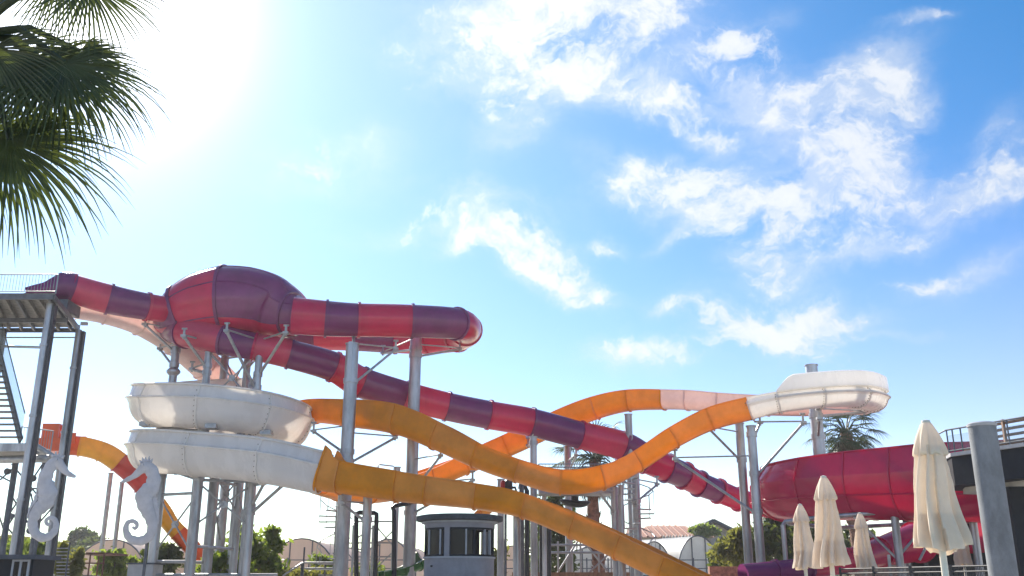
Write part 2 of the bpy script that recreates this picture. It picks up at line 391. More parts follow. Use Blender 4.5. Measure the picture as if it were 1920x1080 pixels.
def flume_section(name, seg, m, parent, kind='flume', flange=True, bolts=False, label=None):
    b = MB(); rings = []; n_out = 0
    for i, (p, at, fr) in enumerate(seg):
        r, n_out = flume_ring(p, at, fr, kind); rings.append(r)
    b.skin(rings)
    o = b.build(name, m, parent, 32)
    o['label'] = label or m.replace('pinkwhite', 'white').replace('_', ' ')+' flume section'
    if flange:                                   # the outward joint flange at the start of the section
        p, at, fr = seg[0]; T = fr[0]
        r, n = flume_ring(p, at, fr, kind); out = r[2:n-2]; c = p
        q = MB(); w2 = .03
        def off(dd, k): return [v+(v-(p+fr[2]*.1)).normalized()*dd+T*k for v in out]
        q.skin([off(.0, -w2), off(.05, -w2), off(.05, w2), off(.0, w2)], closed=False, cap=False)
        q.build('joint_flange', m, parent, 30)
        if bolts:
            q = MB()
            for k in range(0, len(out)-1, 1):
                v = (out[k]+out[k+1])/2; d = (v-p).normalized()
                for tt in (-.075,):
                    q.box(v+d*.01+T*tt-Vector((.013,)*3), v+d*.01+T*tt+Vector((.013,)*3))
            bo = q.build('bolt_row', 'bolt', parent); stuff(bo)
    return o

# ------------------------------------------------------------------ red and purple tube slide
tube = thing('tube_slide', 'long red and purple striped closed tube slide with a bulging dome, leaving the high platform', 'water slide', (P(430, 640, 38).x, 38, 0))
def tp(px, py, d, dia): return (P(px, py, d), SZ(dia, d)/2)
c1 = [(135, 541, 35.2, 57), (205, 561, 35.8, 59), (276, 575, 36.6, 53), (330, 583, 37.4, 52), (372, 586, 38, 50)]
for sg, m in zip(frames(run_path([tp(*c) for c in c1])), ['red', 'purple', 'red', 'purple']):
    tube_section('tube_section', sg, m, tube)
# the flared entrance trough
en = [(P(46, 549, 34.2), .30), (P(80, 545, 34.5), .36), (P(112, 538, 34.9), .55), (P(128, 539, 35.1), SZ(62, 35)/2), (P(136, 541, 35.2), SZ(60, 35)/2)]
b = MB(); rings = []
for i, sg in enumerate(frames(run_path(en, 4))):
    for p, at, fr in sg[:-1] if i < 3 else sg:
        op = max(0.0, 1-(i+ sg.index((p, at, fr))/4)/3.2)     # how far the roof is open
        T, S, U = fr; w = at[0]
        a0 = math.pi/2+op*1.25; L = []
        for k in range(25):
            a = a0+(2*math.pi-2*op*1.25)*k/24
            L.append((a, w))
        ring = [p+S*(ww*math.cos(a)*(1+.5*op))+U*(ww*math.sin(a)) for a, ww in L]+[p+S*((ww-.04)*math.cos(a)*(1+.5*op))+U*((ww-.04)*math.sin(a)) for a, ww in reversed(L)]
        rings.append(ring)
b.skin(rings); eo = b.build('entrance', 'purple', tube, 40); eo['label'] = 'purple flared open entrance'
# the dome: a swollen stretch of tube, in three panels with ribs and long seams
dome_c = [(303, 609, 38.3, 16), (305, 608, 38.2, 40), (313, 604, 38.1, 66), (326, 598, 38.0, 88), (346, 589, 37.9, 110), (382, 576, 37.8, 130), (427, 568, 37.75, 141), (470, 569, 37.7, 138), (503, 575, 37.65, 129), (522, 582, 37.6, 116), (536, 588, 37.5, 98), (549, 591, 37.4, 80), (559, 592, 37.38, 71)]
ds = frames(run_path([tp(*c) for c in dome_c], 5))
def dring(p, fr, r, off=0, a0=-180, a1=180, n=56):
    T, S, U = fr; e = .86; full = a1-a0 >= 360; A = [R(a0+(a1-a0)*k/n) for k in range(n if full else n+1)]
    return [p+S*((r*1.12+off)*math.copysign(abs(math.cos(a))**e, math.cos(a)))+U*((r+off)*math.copysign(abs(math.sin(a))**e, math.sin(a))) for a in A]
for i0, i1, m in ((0, 4, 'purple'), (4, 6, 'red'), (6, 12, 'purple')):
    run = [x for sg in ds[i0:i1] for x in sg[:-1]]+[ds[i1-1][-1]]
    o = MB().skin([dring(p, fr, at[0], 0, -38, 218) for p, at, fr in run], closed=False, cap=False).build('dome_panel', m, tube, 50)
    MB().skin([dring(p, fr, at[0], 0, -142, -38, 24) for p, at, fr in run], closed=False, cap=False).build('dome_base', 'red', tube, 50); o['label'] = m+' swollen dome panel'
    p, at, fr = run[-1]; T = fr[0]; r = at[0]
    MB().skin([dring(p+T*k, fr, r, f) for k, f in ((-.06, -.02), (-.06, .07), (.06, .07), (.06, -.02))], cap=False).build('dome_rib', 'purple', tube, 30)
p, at, fr = ds[10][-2]; MB().skin([dring(p+fr[0]*k, fr, at[0], f) for k, f in ((-.05, -.02), (-.05, .06), (.05, .06), (.05, -.02))], cap=False).build('dome_rib', 'purple', tube, 30)
for a in (R(14), R(-38), R(60)):                          # long seams on the camera side
    e = .86; L = []
    for sg in ds[2:]:
        for p, at, fr in sg:
            T, S, U = fr; r = at[0]; L.append(p+S*(r*1.12*math.cos(a)**e)+U*(r*math.copysign(abs(math.sin(a))**e, math.sin(a))))
    MB().pipe(L, .03, 6).build('dome_seam', 'purple', tube)
for sg in frames(run_path([tp(498, 551, 40.5, 72), tp(528, 556, 40.2, 64), tp(556, 569, 39.6, 44), tp(573, 582, 38.8, 22)])): tube_section('rear_lobe', sg, 'red', tube, ends=(False, True))
# right-hand run, hairpin and return
c2 = [(549, 592, 35.9, 74), (612, 597, 36.1, 70), (673, 600, 36.4, 66), (773, 602, 36.8, 65), (856, 607, 37.3, 62),
      (874, 619, 39.3, 60), (858, 631, 41.3, 58), (805, 637, 42.2, 56), (742, 636, 42.5, 55), (668, 632, 42.6, 55), (590, 630, 42.6, 55), (510, 634, 42.5, 54), (430, 634, 42.2, 54),
      (346, 616, 41.2, 58), (325, 611, 39.0, 64), (350, 622, 37.3, 62), (420, 638, 36.9, 56), (478, 650, 37.0, 54), (543, 664, 37.4, 56), (626, 688, 38.2, 58), (677, 717, 39, 60), (760, 742, 39.8, 55), (838, 762, 40.4, 54),
      (917, 778, 41, 54), (996, 792, 41.6, 54), (1088, 816, 42.4, 52), (1168, 836, 43, 55), (1213, 861, 43.4, 53), (1251, 878, 43.8, 51), (1283, 892, 44.3, 48), (1311, 907, 44.8, 45), (1347, 921, 45.4, 42), (1385, 936, 46, 40), (1440, 952, 47, 38)]
m2 = ['red', 'purple', 'red', 'purple', 'red', 'red', 'red', 'red', 'purple', 'red', 'purple', 'purple', 'red', 'purple', 'purple', 'red', 'purple', 'red', 'purple', 'red', 'purple', 'red', 'purple', 'red', 'purple', 'red', 'purple', 'red', 'purple', 'red', 'purple', 'red', 'red']
for i, (sg, m) in enumerate(zip(frames(run_path([tp(*c) for c in c2])), m2)):
    tube_section('tube_section', sg, m, tube, fl=.06 if i < 26 else .09, ends=(i not in (0,), True), flmat='purple' if m == 'red' and i in (4, 12, 15) else None)

# ------------------------------------------------------------------ white and orange coil slide
coil = thing('coil_slide', 'open white slide coiling in two stacked loops before a long orange run', 'water slide', (P(425, 800, 38).x, 38, 0))
def fp(px, py, d, h, w=1.25, er=0., el=0.): return (P(px, py, d), w, SZ(h, d), er, el)
b1 = [(146, 576, 36.6, 44), (200, 586, 37.1, 44), (265, 607, 38, 44), (330, 645, 39.3, 44), (385, 692, 40.6, 44), (430, 738, 41.6, 44), (465, 775, 42.2, 44), (470, 800, 42.6, 44)]
for sg in frames(run_path([fp(*c) for c in b1])):
    flume_section('flume_section', sg, 'pinkwhite', coil, label='white chute section dropping behind the tube')
CX = P(421, 760, 38).x; RAD = SZ(168, 38)-.80
def cz(px, py, d): return P(px, py, d).z
zc = [(90, cz(430, 752, 41.2)+.05), (180, cz(262, 757, 38)), (225, cz(320, 757, 35.6)), (270, cz(410, 760, 34.8)), (315, cz(520, 774, 35.6)), (360, cz(588, 798, 38)), (405, cz(540, 815, 40.5)), (450, cz(430, 818, 41.5)), (495, cz(320, 832, 40.4)), (540, cz(258, 845, 38)), (585, cz(310, 845, 35.7)), (630, cz(405, 850, 34.8))]
cc = []
for a, z in zc:
    cc.append((Vector((CX+RAD*math.cos(R(a)), 38+RAD*math.sin(R(a)), z)), 1.55, SZ(80, 34.8), 0., 0.))
cc += [fp(500, 866, 34.3, 82, 1.45), fp(606, 888, 33.9, 78, 1.2)]
segs = frames(run_path(cc, 8))
def ridge(sg, par, m='white'):
    for u, r, s in ((lambda at: -at[1]/2+at[1]*.66, .04, .10), (lambda at: at[1]/2-.02, .045, -.05)):
        MB().pipe([p+fr[1]*(at[0]/2+s)+fr[2]*u(at) for p, at, fr in sg], r, 6).build('ridge', m, par)
for i, sg in enumerate(segs): flume_section('flume_section', sg, 'white', coil, 'coil', bolts=True, flange=i > 0); ridge(sg, coil)
# wedge-shaped joint panel where white meets orange
b3 = [(606, 886, 33.9, 72), (640, 896, 33.8, 58), (747, 913, 33.4, 54), (802, 921, 33.2, 50), (892, 932, 33, 45), (985, 950, 32.8, 44), (1078, 987, 32.3, 46), (1163, 1026, 31.8, 46), (1246, 1066, 31.2, 46), (1340, 1112, 30.6, 46)]
b3c = [fp(*c, 1.2) for c in b3]
# er: the wall tapers off just after the joint
b3c[0] = (*b3c[0][:3], SZ(12, 33.9), SZ(12, 33.9)); b3c[1] = (*b3c[1][:3], .0, .0)
for sg in frames(run_path(b3c)): flume_section('flume_section', sg, 'orange', coil)
# run-out trough behind the kiosk
b3d = [(1340, 1112, 30.6, 46), (1430, 1150, 30, 46), (1520, 1165, 29.5, 46)]
for sg in frames(run_path([fp(*c, 1.2) for c in b3d])): flume_section('flume_section', sg, 'orange', coil)

# ------------------------------------------------------------------ orange slide with the white hairpin
wave = thing('wave_slide', 'open orange slide swooping past the tube and round a white hairpin bend', 'water slide', (P(1050, 905, 36).x, 36, 0))
b2 = [(468, 822, 43, 40), (520, 796, 41.4, 40), (585, 774, 39.6, 40), (660, 777, 38, 50), (747, 788, 37, 56), (820, 818, 36.5, 52), (895, 855, 36, 46), (971, 884, 35.7, 41), (1052, 905, 35.5, 42), (1127, 897, 35.5, 43), (1193, 866, 35.7, 39), (1262, 822, 35.7, 38), (1332, 788, 35.5, 38), (1408, 768, 35, 38),
      (1462, 756, 34.6, 36), (1540, 747, 34.2, 36), (1606, 745, 34.6, 38), (1634, 753, 36.2, 38), (1612, 758, 38.0, 36), (1540, 763, 39, 34), (1440, 762, 40, 34), (1350, 757, 41, 34), (1290, 752, 41.6, 34), (1245, 751, 42.2, 34), (1179, 753, 42.8, 36), (1117, 767, 43.3, 38), (1040, 797, 44, 38), (950, 838, 44.4, 38), (870, 872, 44.4, 38), (800, 900, 43.5, 38), (738, 918, 42, 40), (688, 925, 40.4, 38), (640, 921, 38.9, 34), (600, 912, 37.6, 30)]
m3 = ['orange']*13+['white']*5+['pinkwhite']*5+['orange']*12
ctl = [fp(*c, 1.15) for c in b2]
sg3 = frames(run_path(ctl))
for i, (sg, m) in enumerate(zip(sg3, m3)):
    flume_section('flume_section', sg, m, wave, 'coil' if 13 <= i < 18 else 'flume', bolts=m == 'white')
    if 14 <= i < 18: ridge(sg, wave)
# the raised splash wall round the hairpin
rings = []
run = [x for sg in sg3[14:18] for x in sg[:-1]]
for i, (p, at, fr) in enumerate(run):
    T, S, U = fr; w, h = at[0], at[1]
    rise = SZ(30, 34.5)*min(1, .12+i/4.)
    if i > len(run)-8: rise *= max(.15, (len(run)-i)/8)
    q = p+S*(w/2+.05)+U*(h/2-.03)
    rings.append([q, q+S*.05, q+S*.05+U*rise*.9-S*.03, q-S*.02+U*rise-S*.05, q-S*.08+U*rise, q-S*.04])
b = MB().skin(rings); o = b.build('splash_wall', 'white', wave, 35); o['label'] = 'white raised splash wall round the bend'
b = MB()
for i in (12, 25): 
    if i < len(rings):
        a = rings[i]; b.bar(a[1], a[3], .05, .05)
pass

# ------------------------------------------------------------------ small yellow and red slide beside the tower
lane = thing('open_body_slide', 'narrow yellow and orange-red slide dropping from the lower platform behind the seahorses', 'water slide', (P(200, 900, 45).x, 45, 0))
b4 = [(112, 838, 44, 32), (150, 838, 44.3, 34), (190, 848, 44.6, 34), (221, 868, 45, 33), (247, 890, 45.4, 32), (267, 912, 45.7, 31), (288, 942, 46, 30), (311, 972, 46.3, 30), (334, 1000, 46.5, 29), (362, 1030, 46.8, 28), (388, 1052, 47, 26), (420, 1066, 47.3, 24)]
m4 = ['orange_red', 'yellow', 'yellow', 'crimson', 'crimson', 'crimson', 'yellow', 'yellow', 'orange_red', 'orange_red', 'orange_red']
for sg, m in zip(frames(run_path([fp(*c, .95) for c in b4], 7)), m4): flume_section('flume_section', sg, m, lane)
b = MB(); a, c = P(92, 798, 44), P(116, 846, 44)
b.box((a.x, 43.4, c.z), (c.x, 43.5, a.z)); b.box((a.x, 44.5, c.z), (c.x, 44.6, a.z)); b.box((a.x, 43.5, a.z-.07), (c.x, 44.5, a.z)); 
b.build('start_gate', 'orange_red', lane)
a, c = P(70, 824, 43.8), P(120, 848, 43.8)
b = MB().box((a.x, 43.3, c.z), (c.x, 44.7, a.z)); b.build('start_tub', 'orange_red', lane)
a, c = P(131, 815, 44), P(150, 834, 44); 
for y_ in (43.42, 44.5): MB().box((a.x, y_, c.z), (c.x, y_+.08, a.z)).build('start_cheek', 'orange_red', lane)

# ------------------------------------------------------------------ magenta bowl
bowl = thing('bowl_slide', 'huge magenta red open slide curving round behind the parasols', 'water slide', (P(1640, 900, 37).x, 37, 0))
b5 = [(1960, 908, 29.6, 156), (1870, 907, 30.6, 146), (1783, 906, 31.8, 140), (1700, 909, 33.0, 130), (1612, 913, 34.2, 122), (1532, 918, 35.4, 112), (1474, 924, 37, 102), (1472, 928, 39.2, 94), (1530, 930, 41.4, 88), (1640, 930, 42.5, 86), (1760, 935, 42, 88), (1850, 955, 40, 90), (1840, 985, 37, 92), (1765, 994, 35.4, 88)]
for i, sg in enumerate(frames(run_path([fp(*c, 2.4, ln) for c, ln in zip(b5, [.10, .10, .12, .15, .2, .3, .5, .5, .35, .3, .3, .3, .3, .3])]))):
    flume_section('bowl_section', sg, 'magenta', bowl, 'bowl', label='magenta bowl section')
    if i < 9:                                              # a raised seam half-way down the shell
        q = MB(); q.pipe([p-fr[1]*(at[0]/2*.992)-fr[2]*(at[1]*.16) for p, at, fr in sg], .03, 6); q.build('shell_seam', 'magenta', bowl)
# low tube that leads out of it
c6 = [(1720, 1016, 36, 70), (1650, 1035, 34.5, 50), (1590, 1052, 33.5, 42), (1515, 1064, 32.8, 36), (1455, 1070, 32.4, 34), (1392, 1075, 32, 33)]
for sg, m in zip(frames(run_path([tp(*c) for c in c6])), ['magenta', 'red', 'red', 'purple', 'purple']):
    tube_section('outlet_tube', sg, m, bowl)

# ------------------------------------------------------------------ steel supports
def post_geo(b, x, y, z0, z1, r, n=20):
    b.lathe((x, y, 0), [(r, z0), (r, z1)], n)
def arm(parent, axis, r, tip, drop=.95, up=.28, rr=.045):
    """a strut and a raking brace from a post to a clamp under a slide"""
    x, y = axis; tip = Vector(tip)
    d = Vector((tip.x-x, tip.y-y, 0)); L = d.length; d.normalize()
    f = Vector((x, y, 0))+d*r*.9
    MB().beam(f+Vector((0, 0, tip.z-.02)), tip, rr*.65).build('strut', 'thin_steel', parent)
    MB().beam(f+Vector((0, 0, tip.z-drop)), tip-Vector((0, 0, .06)), rr*1.1).build('brace', 'thin_steel', parent)
    b = MB().beam(tip-Vector((0, 0, .16)), tip+Vector((0, 0, up)), rr*.9)
    b.box(tip+Vector((-.10, -.10, -.09)), tip+Vector((.10, .10, .0))); b.beam(tip+Vector((-.10, 0, up)), tip+Vector((.10, 0, up)), .04)
    b.build('clamp', 'thin_steel', parent)
    MB().lathe((x, y, tip.z-drop), [(r, -.09), (r+.035, -.09), (r+.035, .09), (r, .09)], 20).build('collar', 'steel', parent)
def column(px, py, d, dia, label, arms=(), cap=True, joints=(), m='steel', group='steel columns holding up the water slides', n=24):
    t = P(px, py, d); r = SZ(dia, d)/2
    c = thing('support_column', label, 'column', (t.x, d, 0), group)
    b = MB(); post_geo(b, t.x, d, 0, t.z, r, n); b.build('post', m, c)
    MB().box((t.x-r-.15, d-r-.15, 0), (t.x+r+.15, d+r+.15, .04)).build('base_plate', m, c)
    if cap: MB().lathe((t.x, d, t.z), [(r+.03, 0), (r+.03, .035), (0, .04)], n).build('cap_plate', m, c)
    for jy in joints:
        z = P(px, jy, d).z
        MB().lathe((t.x, d, z), [(r-.01, -.17), (r+.11, -.04), (r+.11, .04), (r-.01, .17)], n).build('flange', m, c)
    for (ax, ay, ad, *rest) in arms:
        arm(c, (t.x, d), r, P(ax, ay, ad), *(rest or (.95,)))
    return c
cA = column(661, 646, 36.0, 25, 'tallest front steel column under the striped tube, cut by both orange runs', [(742, 652, 36.8, 1.5), (741, 818, 37.1, 1.1), (588, 806, 37.2, 1.0)], joints=())
# the channel bolted to its top
t = P(661, 646, 36); r = SZ(25, 36)/2
MB().bar((t.x-.02, 36-r-.03, t.z-1.5), (t.x-.02, 36-r-.03, t.z+.05), .16, .06).build('top_bracket', 'steel', cA)
MB().beam(P(663, 652, 36.0), P(663, 625, 36.6), .06).build('hanger', 'thin_steel', cA)
column(780, 632, 38.6, 22.5, 'steel column under the right end of the striped tube, behind the wave slide', [(862, 652, 39.3, .5), (718, 660, 41.3, .5), (826, 852, 37.2, 1.2), (886, 898, 36.6, 1.1)], cap=False)
column(1000, 820, 40.4, 13, 'slim column holding the striped tube just right of the kiosk', [(990, 833, 43.6, .4)])
column(1064, 838, 45.6, 14, 'purple-tinged column behind the low sag of the wave slide', [(1080, 852, 43.4, .6)])
column(1178, 778, 42.6, 14, 'column under the crest of the far orange strand', joints=(), cap=True)
column(1386, 795, 37.6, 16, 'left column of the close pair beside the magenta bowl', [(1328, 800, 36.4, 1.1)], joints=())
column(1408, 800, 35.2, 17, 'right column of the close pair beside the magenta bowl', [(1266, 858, 35.9, 2.0), (1506, 790, 35.2, 1.9), (1425, 790, 35.3, .5)])
t = column(1521, 686, 36.0, 23, 'thick column rising through the white hairpin bend', [(1620, 770, 36.6, .3), (1536, 782, 34.6, .5)])
column(690, 926, 34.6, 17, 'short column below the lower orange run, next to the black pipe arch', [(640, 940, 34.2, .6)], cap=True)
column(745, 877, 41.2, 11.5, 'thin column between the two thick front columns')
column(939, 900, 39.4, 12.5, 'thin column right of the kiosk roof')
column(969, 955, 33.6, 14, 'column under the lower orange run, third from the kiosk')
column(978, 900, 41.5, 9, 'thin dark grey column behind the lower orange run beside the kiosk', m='dark_steel')
column(1151, 915, 38.4, 13, 'left post of the pair beside the spiral steel stair', [(1118, 912, 36.4, .8)])
column(1164, 912, 38.0, 9, 'right post of the pair beside the spiral steel stair')
column(1166, 1046, 32.4, 14, 'short column under the lowest end of the orange run')
column(1190, 870, 40.6, 16, 'column rising behind the spiral steel stair to the wave slide', [(1232, 906, 42.5, .9)])
column(330, 652, 37.8, 15.5, 'flanged column under the left edge of the dome', [(272, 606, 36.9, .9), (300, 652, 38.6, .9)], joints=(697,))
for args in ((208, 888, 46.5, 8.5, 'left slim post under the yellow slide'), (229, 905, 46.0, 8, 'right slim post under the yellow slide'), (283, 968, 47.5, 8, 'slim post behind the right seahorse')):
    column(*args, m='thin_steel', group='posts under the yellow slide')

# dome support tower
def lattice(name, label, posts, hbars, xbars, arms, loc, m='steel'):
    o = thing(name, label, 'support tower', loc)
    ax = []
    for px, py, d, dia in posts:
        t = P(px, py, d); r = SZ(dia, d)/2; ax.append((t, r, d))
        b = MB(); post_geo(b, t.x, d, 0, t.z, r, 18); b.build('post', m, o)
        MB().lathe((t.x, d, t.z-.02), [(r+.03, 0), (r+.03, .04), (0, .05)], 18).build('cap_plate', m, o)
    for i, j, py in hbars:
        (t, r, d), (t2, r2, d2) = ax[i], ax[j]; z = P(t.x and posts[i][0], py, d).z
        MB().beam((t.x, d, z), (t2.x, d2, z), .055).build('cross_bar', 'thin_steel', o)
    for i, j, pa, pb in xbars:
        (t, r, d), (t2, r2, d2) = ax[i], ax[j]; za, zb = P(posts[i][0], pa, d).z, P(posts[i][0], pb, d).z
        MB().beam((t.x, d, za), (t2.x, d2, zb), .035).build('tie_rod', 'thin_steel', o)
        MB().beam((t.x, d, zb), (t2.x, d2, za), .035).build('tie_rod', 'thin_steel', o)
        if i in (0, 1) or True:
            c = Vector(((t.x+t2.x)/2, (d+d2)/2, (za+zb)/2)); MB().beam(c-Vector((0, .03, 0)), c+Vector((0, .03, 0)), .13, 12).build('gusset', 'thin_steel', o)
    for i, px, py, d, drop in arms:
        t, r, dd = ax[i]; arm(o, (t.x, dd), r, P(px, py, d), drop, .25, .055)
    return o
dp = [(394, 634, 37.0, 14), (489, 634, 36.8, 14.5), (466, 655, 39.4, 14), (424, 652, 40.0, 15.5)]
dome_tower = lattice('dome_tower', 'four tied steel posts under the dome, standing inside the white coil', dp,
   [(0, 1, 655), (0, 3, 660), (1, 2, 665), (3, 2, 672)], [(0, 1, 660, 760), (2, 3, 665, 760), (1, 2, 680, 740), (0, 1, 800, 885), (2, 3, 800, 880), (0, 3, 800, 900)],
   [(0, 345, 628, 36.0, 1.0), (1, 425, 618, 35.2, 1.9), (1, 536, 622, 35.6, 1.4), (0, 360, 690, 38.0, .4)], (P(440, 700, 38).x, 38, 0))
cp_ = [(303, 888, 36.6, 17), (374, 884, 35.8, 18), (404, 880, 37.9, 19), (424, 890, 40.6, 17), (451, 892, 38.8, 15), (474, 896, 36.4, 16)]
coil_tower = lattice('coil_tower', 'cluster of braced steel posts carrying the white coil above the green bush', cp_,
   [(0, 1, 928), (2, 4, 905), (1, 5, 900), (1, 4, 1024), (0, 2, 1053), (0, 5, 1078)], [(0, 1, 930, 1040), (1, 5, 905, 985), (2, 4, 890, 960), (4, 5, 930, 1010), (2, 3, 930, 1010)],
   [(0, 272, 878, 36.4, .25), (5, 496, 902, 35.3, .8), (5, 536, 902, 34.9, 1.0), (1, 330, 882, 35.4, .25), (1, 300, 800, 36.8, .3), (4, 480, 806, 36.6, .4), (3, 330, 806, 38.6, .3)], (P(400, 900, 38).x, 38, 0))
# outrigger frames under the coil loops
for (xa, ya, xb, yb, da, db) in ((275, 885, 480, 888, 36.3, 36.4), (278, 797, 460, 801, 36.5, 36.6), (330, 803, 372, 790, 37.5, 35.3), (300, 885, 345, 872, 37.5, 35.4)):
    p, q = P(xa, ya, da), P(xb, yb, db); MB().bar(p, q, .12, .14).build('outrigger', 'thin_steel', coil_tower)
for (px, py, d) in ((272, 882, 35.9), (275, 796, 36.2), (398, 800, 35.1), (380, 888, 35.3), (500, 812, 36.0)):
    p = P(px, py, d); MB().box(p-Vector((.2, .25, .08)), p+Vector((.2, .25, .08))).build('saddle', 'thin_steel', coil_tower)

# pipe frame under the magenta bowl
fr_ = thing('support_stand', 'grey pipe stand holding up the magenta bowl behind the parasols', 'support', (P(1600, 980, 34).x, 34, 0))
def pp(*pts, r=.075, name='pipe'): MB().pipe([P(*p) for p in pts], r, 10).build(name, 'steel', fr_)
pp((1468, 986, 34.5), (1472, 978, 34.6), (1500, 974, 34.4), (1560, 968, 34), (1720, 955, 32.6), (1850, 945, 31.6)); pp((1478, 981, 34.7), (1560, 990, 37.5)); pp((1560, 990, 37.5), (1720, 982, 36.6), (1820, 978, 36))
for px, py, d, r in ((1468, 984, 34.5, .085), (1676, 957, 33, .13), (1694, 985, 36.5, .11), (1560, 990, 37.5, .085), (1820, 946, 31.8, .12)):
    t = P(px, py, d); MB().beam((t.x, d, 0), t, r, 14).build('post', 'steel', fr_)
for a, b_ in (((1600, 967, 33.7), (1686, 1052, 33.1)), ((1604, 980, 36.9), (1684, 1046, 36.4)), ((1730, 990, 33), (1688, 1040, 33.1)), ((1770, 960, 33), (1724, 1050, 33))):
    MB().beam(P(*a), P(*b_), .045).build('diagonal', 'thin_steel', fr_)
t = P(1666, 1040, 30); MB().beam((t.x, 30, 0), t, .05).build('stub_post', 'thin_steel', fr_)

# ------------------------------------------------------------------ start tower on the left
tw = thing('start_tower', 'tall steel start tower with decks, stair and railings beside the left seahorse', 'tower', (P(20, 800, 34).x, 34, 0))
DZ = P(100, 556, 32).z
fr0, fr1, bk1, bk0 = P(-170, 556, 32), P(101, 556, 32), P(150, 600, 36.4), P(-150, 600, 36.4)
def slab(pts, z0, z1, name, m, par):
    b = MB(); b.skin([[(p.x, p.y, z) for p in pts] for z in (z0, z1)]); return b.build(name, m, par, 30)
slab([fr0, fr1, bk1, bk0], DZ+.06, DZ+.12, 'deck_plate', 'deck', tw)
for k in range(13):                                                  # joists under the deck
    f = (k+.5)/13; a = fr0.lerp(fr1, f); c = bk0.lerp(bk1, f)
    MB().bar((a.x, a.y+.1, DZ-.03), (c.x, c.y-.1, DZ-.03), .07, .16).build('joist', 'dark_steel' if k % 3 == 0 else 'deck', tw)
for a, c, z in ((fr0, fr1, DZ-.02), (bk0, bk1, DZ-.06), (fr1, bk1, DZ-.02), (fr0.lerp(bk0, .55), fr1.lerp(bk1, .55), DZ-.2)):
    MB().bar((a.x, a.y, z), (c.x, c.y, z), .08, .17).build('edge_beam', 'dark_steel', tw)
MB().bar((bk0.x, bk0.y+.2, DZ-.30), (bk1.x+.1, bk1.y+.2, DZ-.30), .05, .05).build('pipe_rail', 'thin_steel', tw)
def railing(parent, pts, h, n_bal, name='railing', r=.022, mid=True, m='rail'):
    for a, c in zip(pts, pts[1:]):
        a, c = Vector(a), Vector(c); up = Vector((0, 0, h))
        b = MB(); b.beam(a+up, c+up, r); b.beam(a+up*.12, c+up*.12, r*.8)
        b.build('handrail', m, parent)
        b = MB()
        for k in range(n_bal+1): 
            p = a.lerp(c, k/n_bal); b.beam(p+up*.12, p+up, r*.36, 5)
        o = b.build('balusters', m, parent); stuff(o)
        for k in (0, 1):
            p = a.lerp(c, k); MB().beam(p, p+up, r*1.1).build('rail_post', m, parent)
rh = SZ(40, 32)
railing(tw, [(fr0.x, 32.05, DZ+.12), (fr1.x+.02, 32.05, DZ+.12)], rh, 46)
for px, py, d, dia in ((95, 562, 32.5, 13), (149, 612, 36.2, 12), (2, 602, 36.3, 12)):
    t = P(px, py, d); r = SZ(dia, d)/2
    o = MB(); post_geo(o, t.x, d, 0, DZ-.1, r); o.build('post', 'steel', tw)
    MB().bar((t.x+r*1.45, d+.06, 0), (t.x+r*1.45, d+.06, DZ-.15), r*.85, .20).build('shade_strip', 'shade_strip', tw)  # dark strip added beside each post to imitate its shaded half
    for jy in (.36, .62, .85):
        MB().lathe((t.x, d, DZ*jy), [(r-.01, -.05), (r+.03, -.04), (r+.03, .04), (r-.01, .05)], 16).build('collar', 'steel', tw)
for (a, b_, r) in (((0, 649, 36.3), (88, 652, 33.2), .05), ((88, 560, 36), (142, 616, 36.2), .05), ((106, 566, 32.6), (140, 612, 36), .06), ((-30, 608, 36.3), (150, 611, 36.3), .04)):
    MB().beam(P(*a), P(*b_), r).build('tie_bar', 'thin_steel', tw)
b = MB(); p = P(152, 607, 36.2); b.bar(p, p+Vector((.25, 0, 0)), .12, .12); b.build('bracket', 'thin_steel', tw)
b = MB(); a = P(120, 580, 35); b.box(a-Vector((.35, .5, .18)), a+Vector((.35, .6, .25))); b.build('tube_cradle', 'dark_steel', tw)
# stair
sa, sb = P(-6, 640, 36.2), P(39, 826, 33.4)
off = Vector((-1.25, .15, 0))
for o_ in (Vector((0, 0, 0)), off): MB().bar(sa+o_, sb+o_, .07, .26).build('stringer', 'dark_steel', tw)
for k in range(17):
    p = sa.lerp(sb, (k+.5)/17); MB().box((p.x-1.22, p.y-.13, p.z-.02), (p.x-.03, p.y+.13, p.z+.02)).build('tread', 'deck', tw)
up = Vector((0, 0, .95))
MB().beam(sa+up, sb+up, .022).build('handrail', 'rail', tw)
b = MB()
for k in range(40):
    p = sa.lerp(sb, (k+.5)/40); b.beam(p+Vector((0, 0, .12)), p+up, .006, 4)
stuff(b.build('balusters', 'rail', tw))
b = MB(); b.f.append(tuple(b.ring([sa+Vector((.0, 0, .15)), sb+Vector((0, 0, .15)), sb+up*.95, sa+up*.95]))); b.build('glass_panel', 'clear_glass', tw)
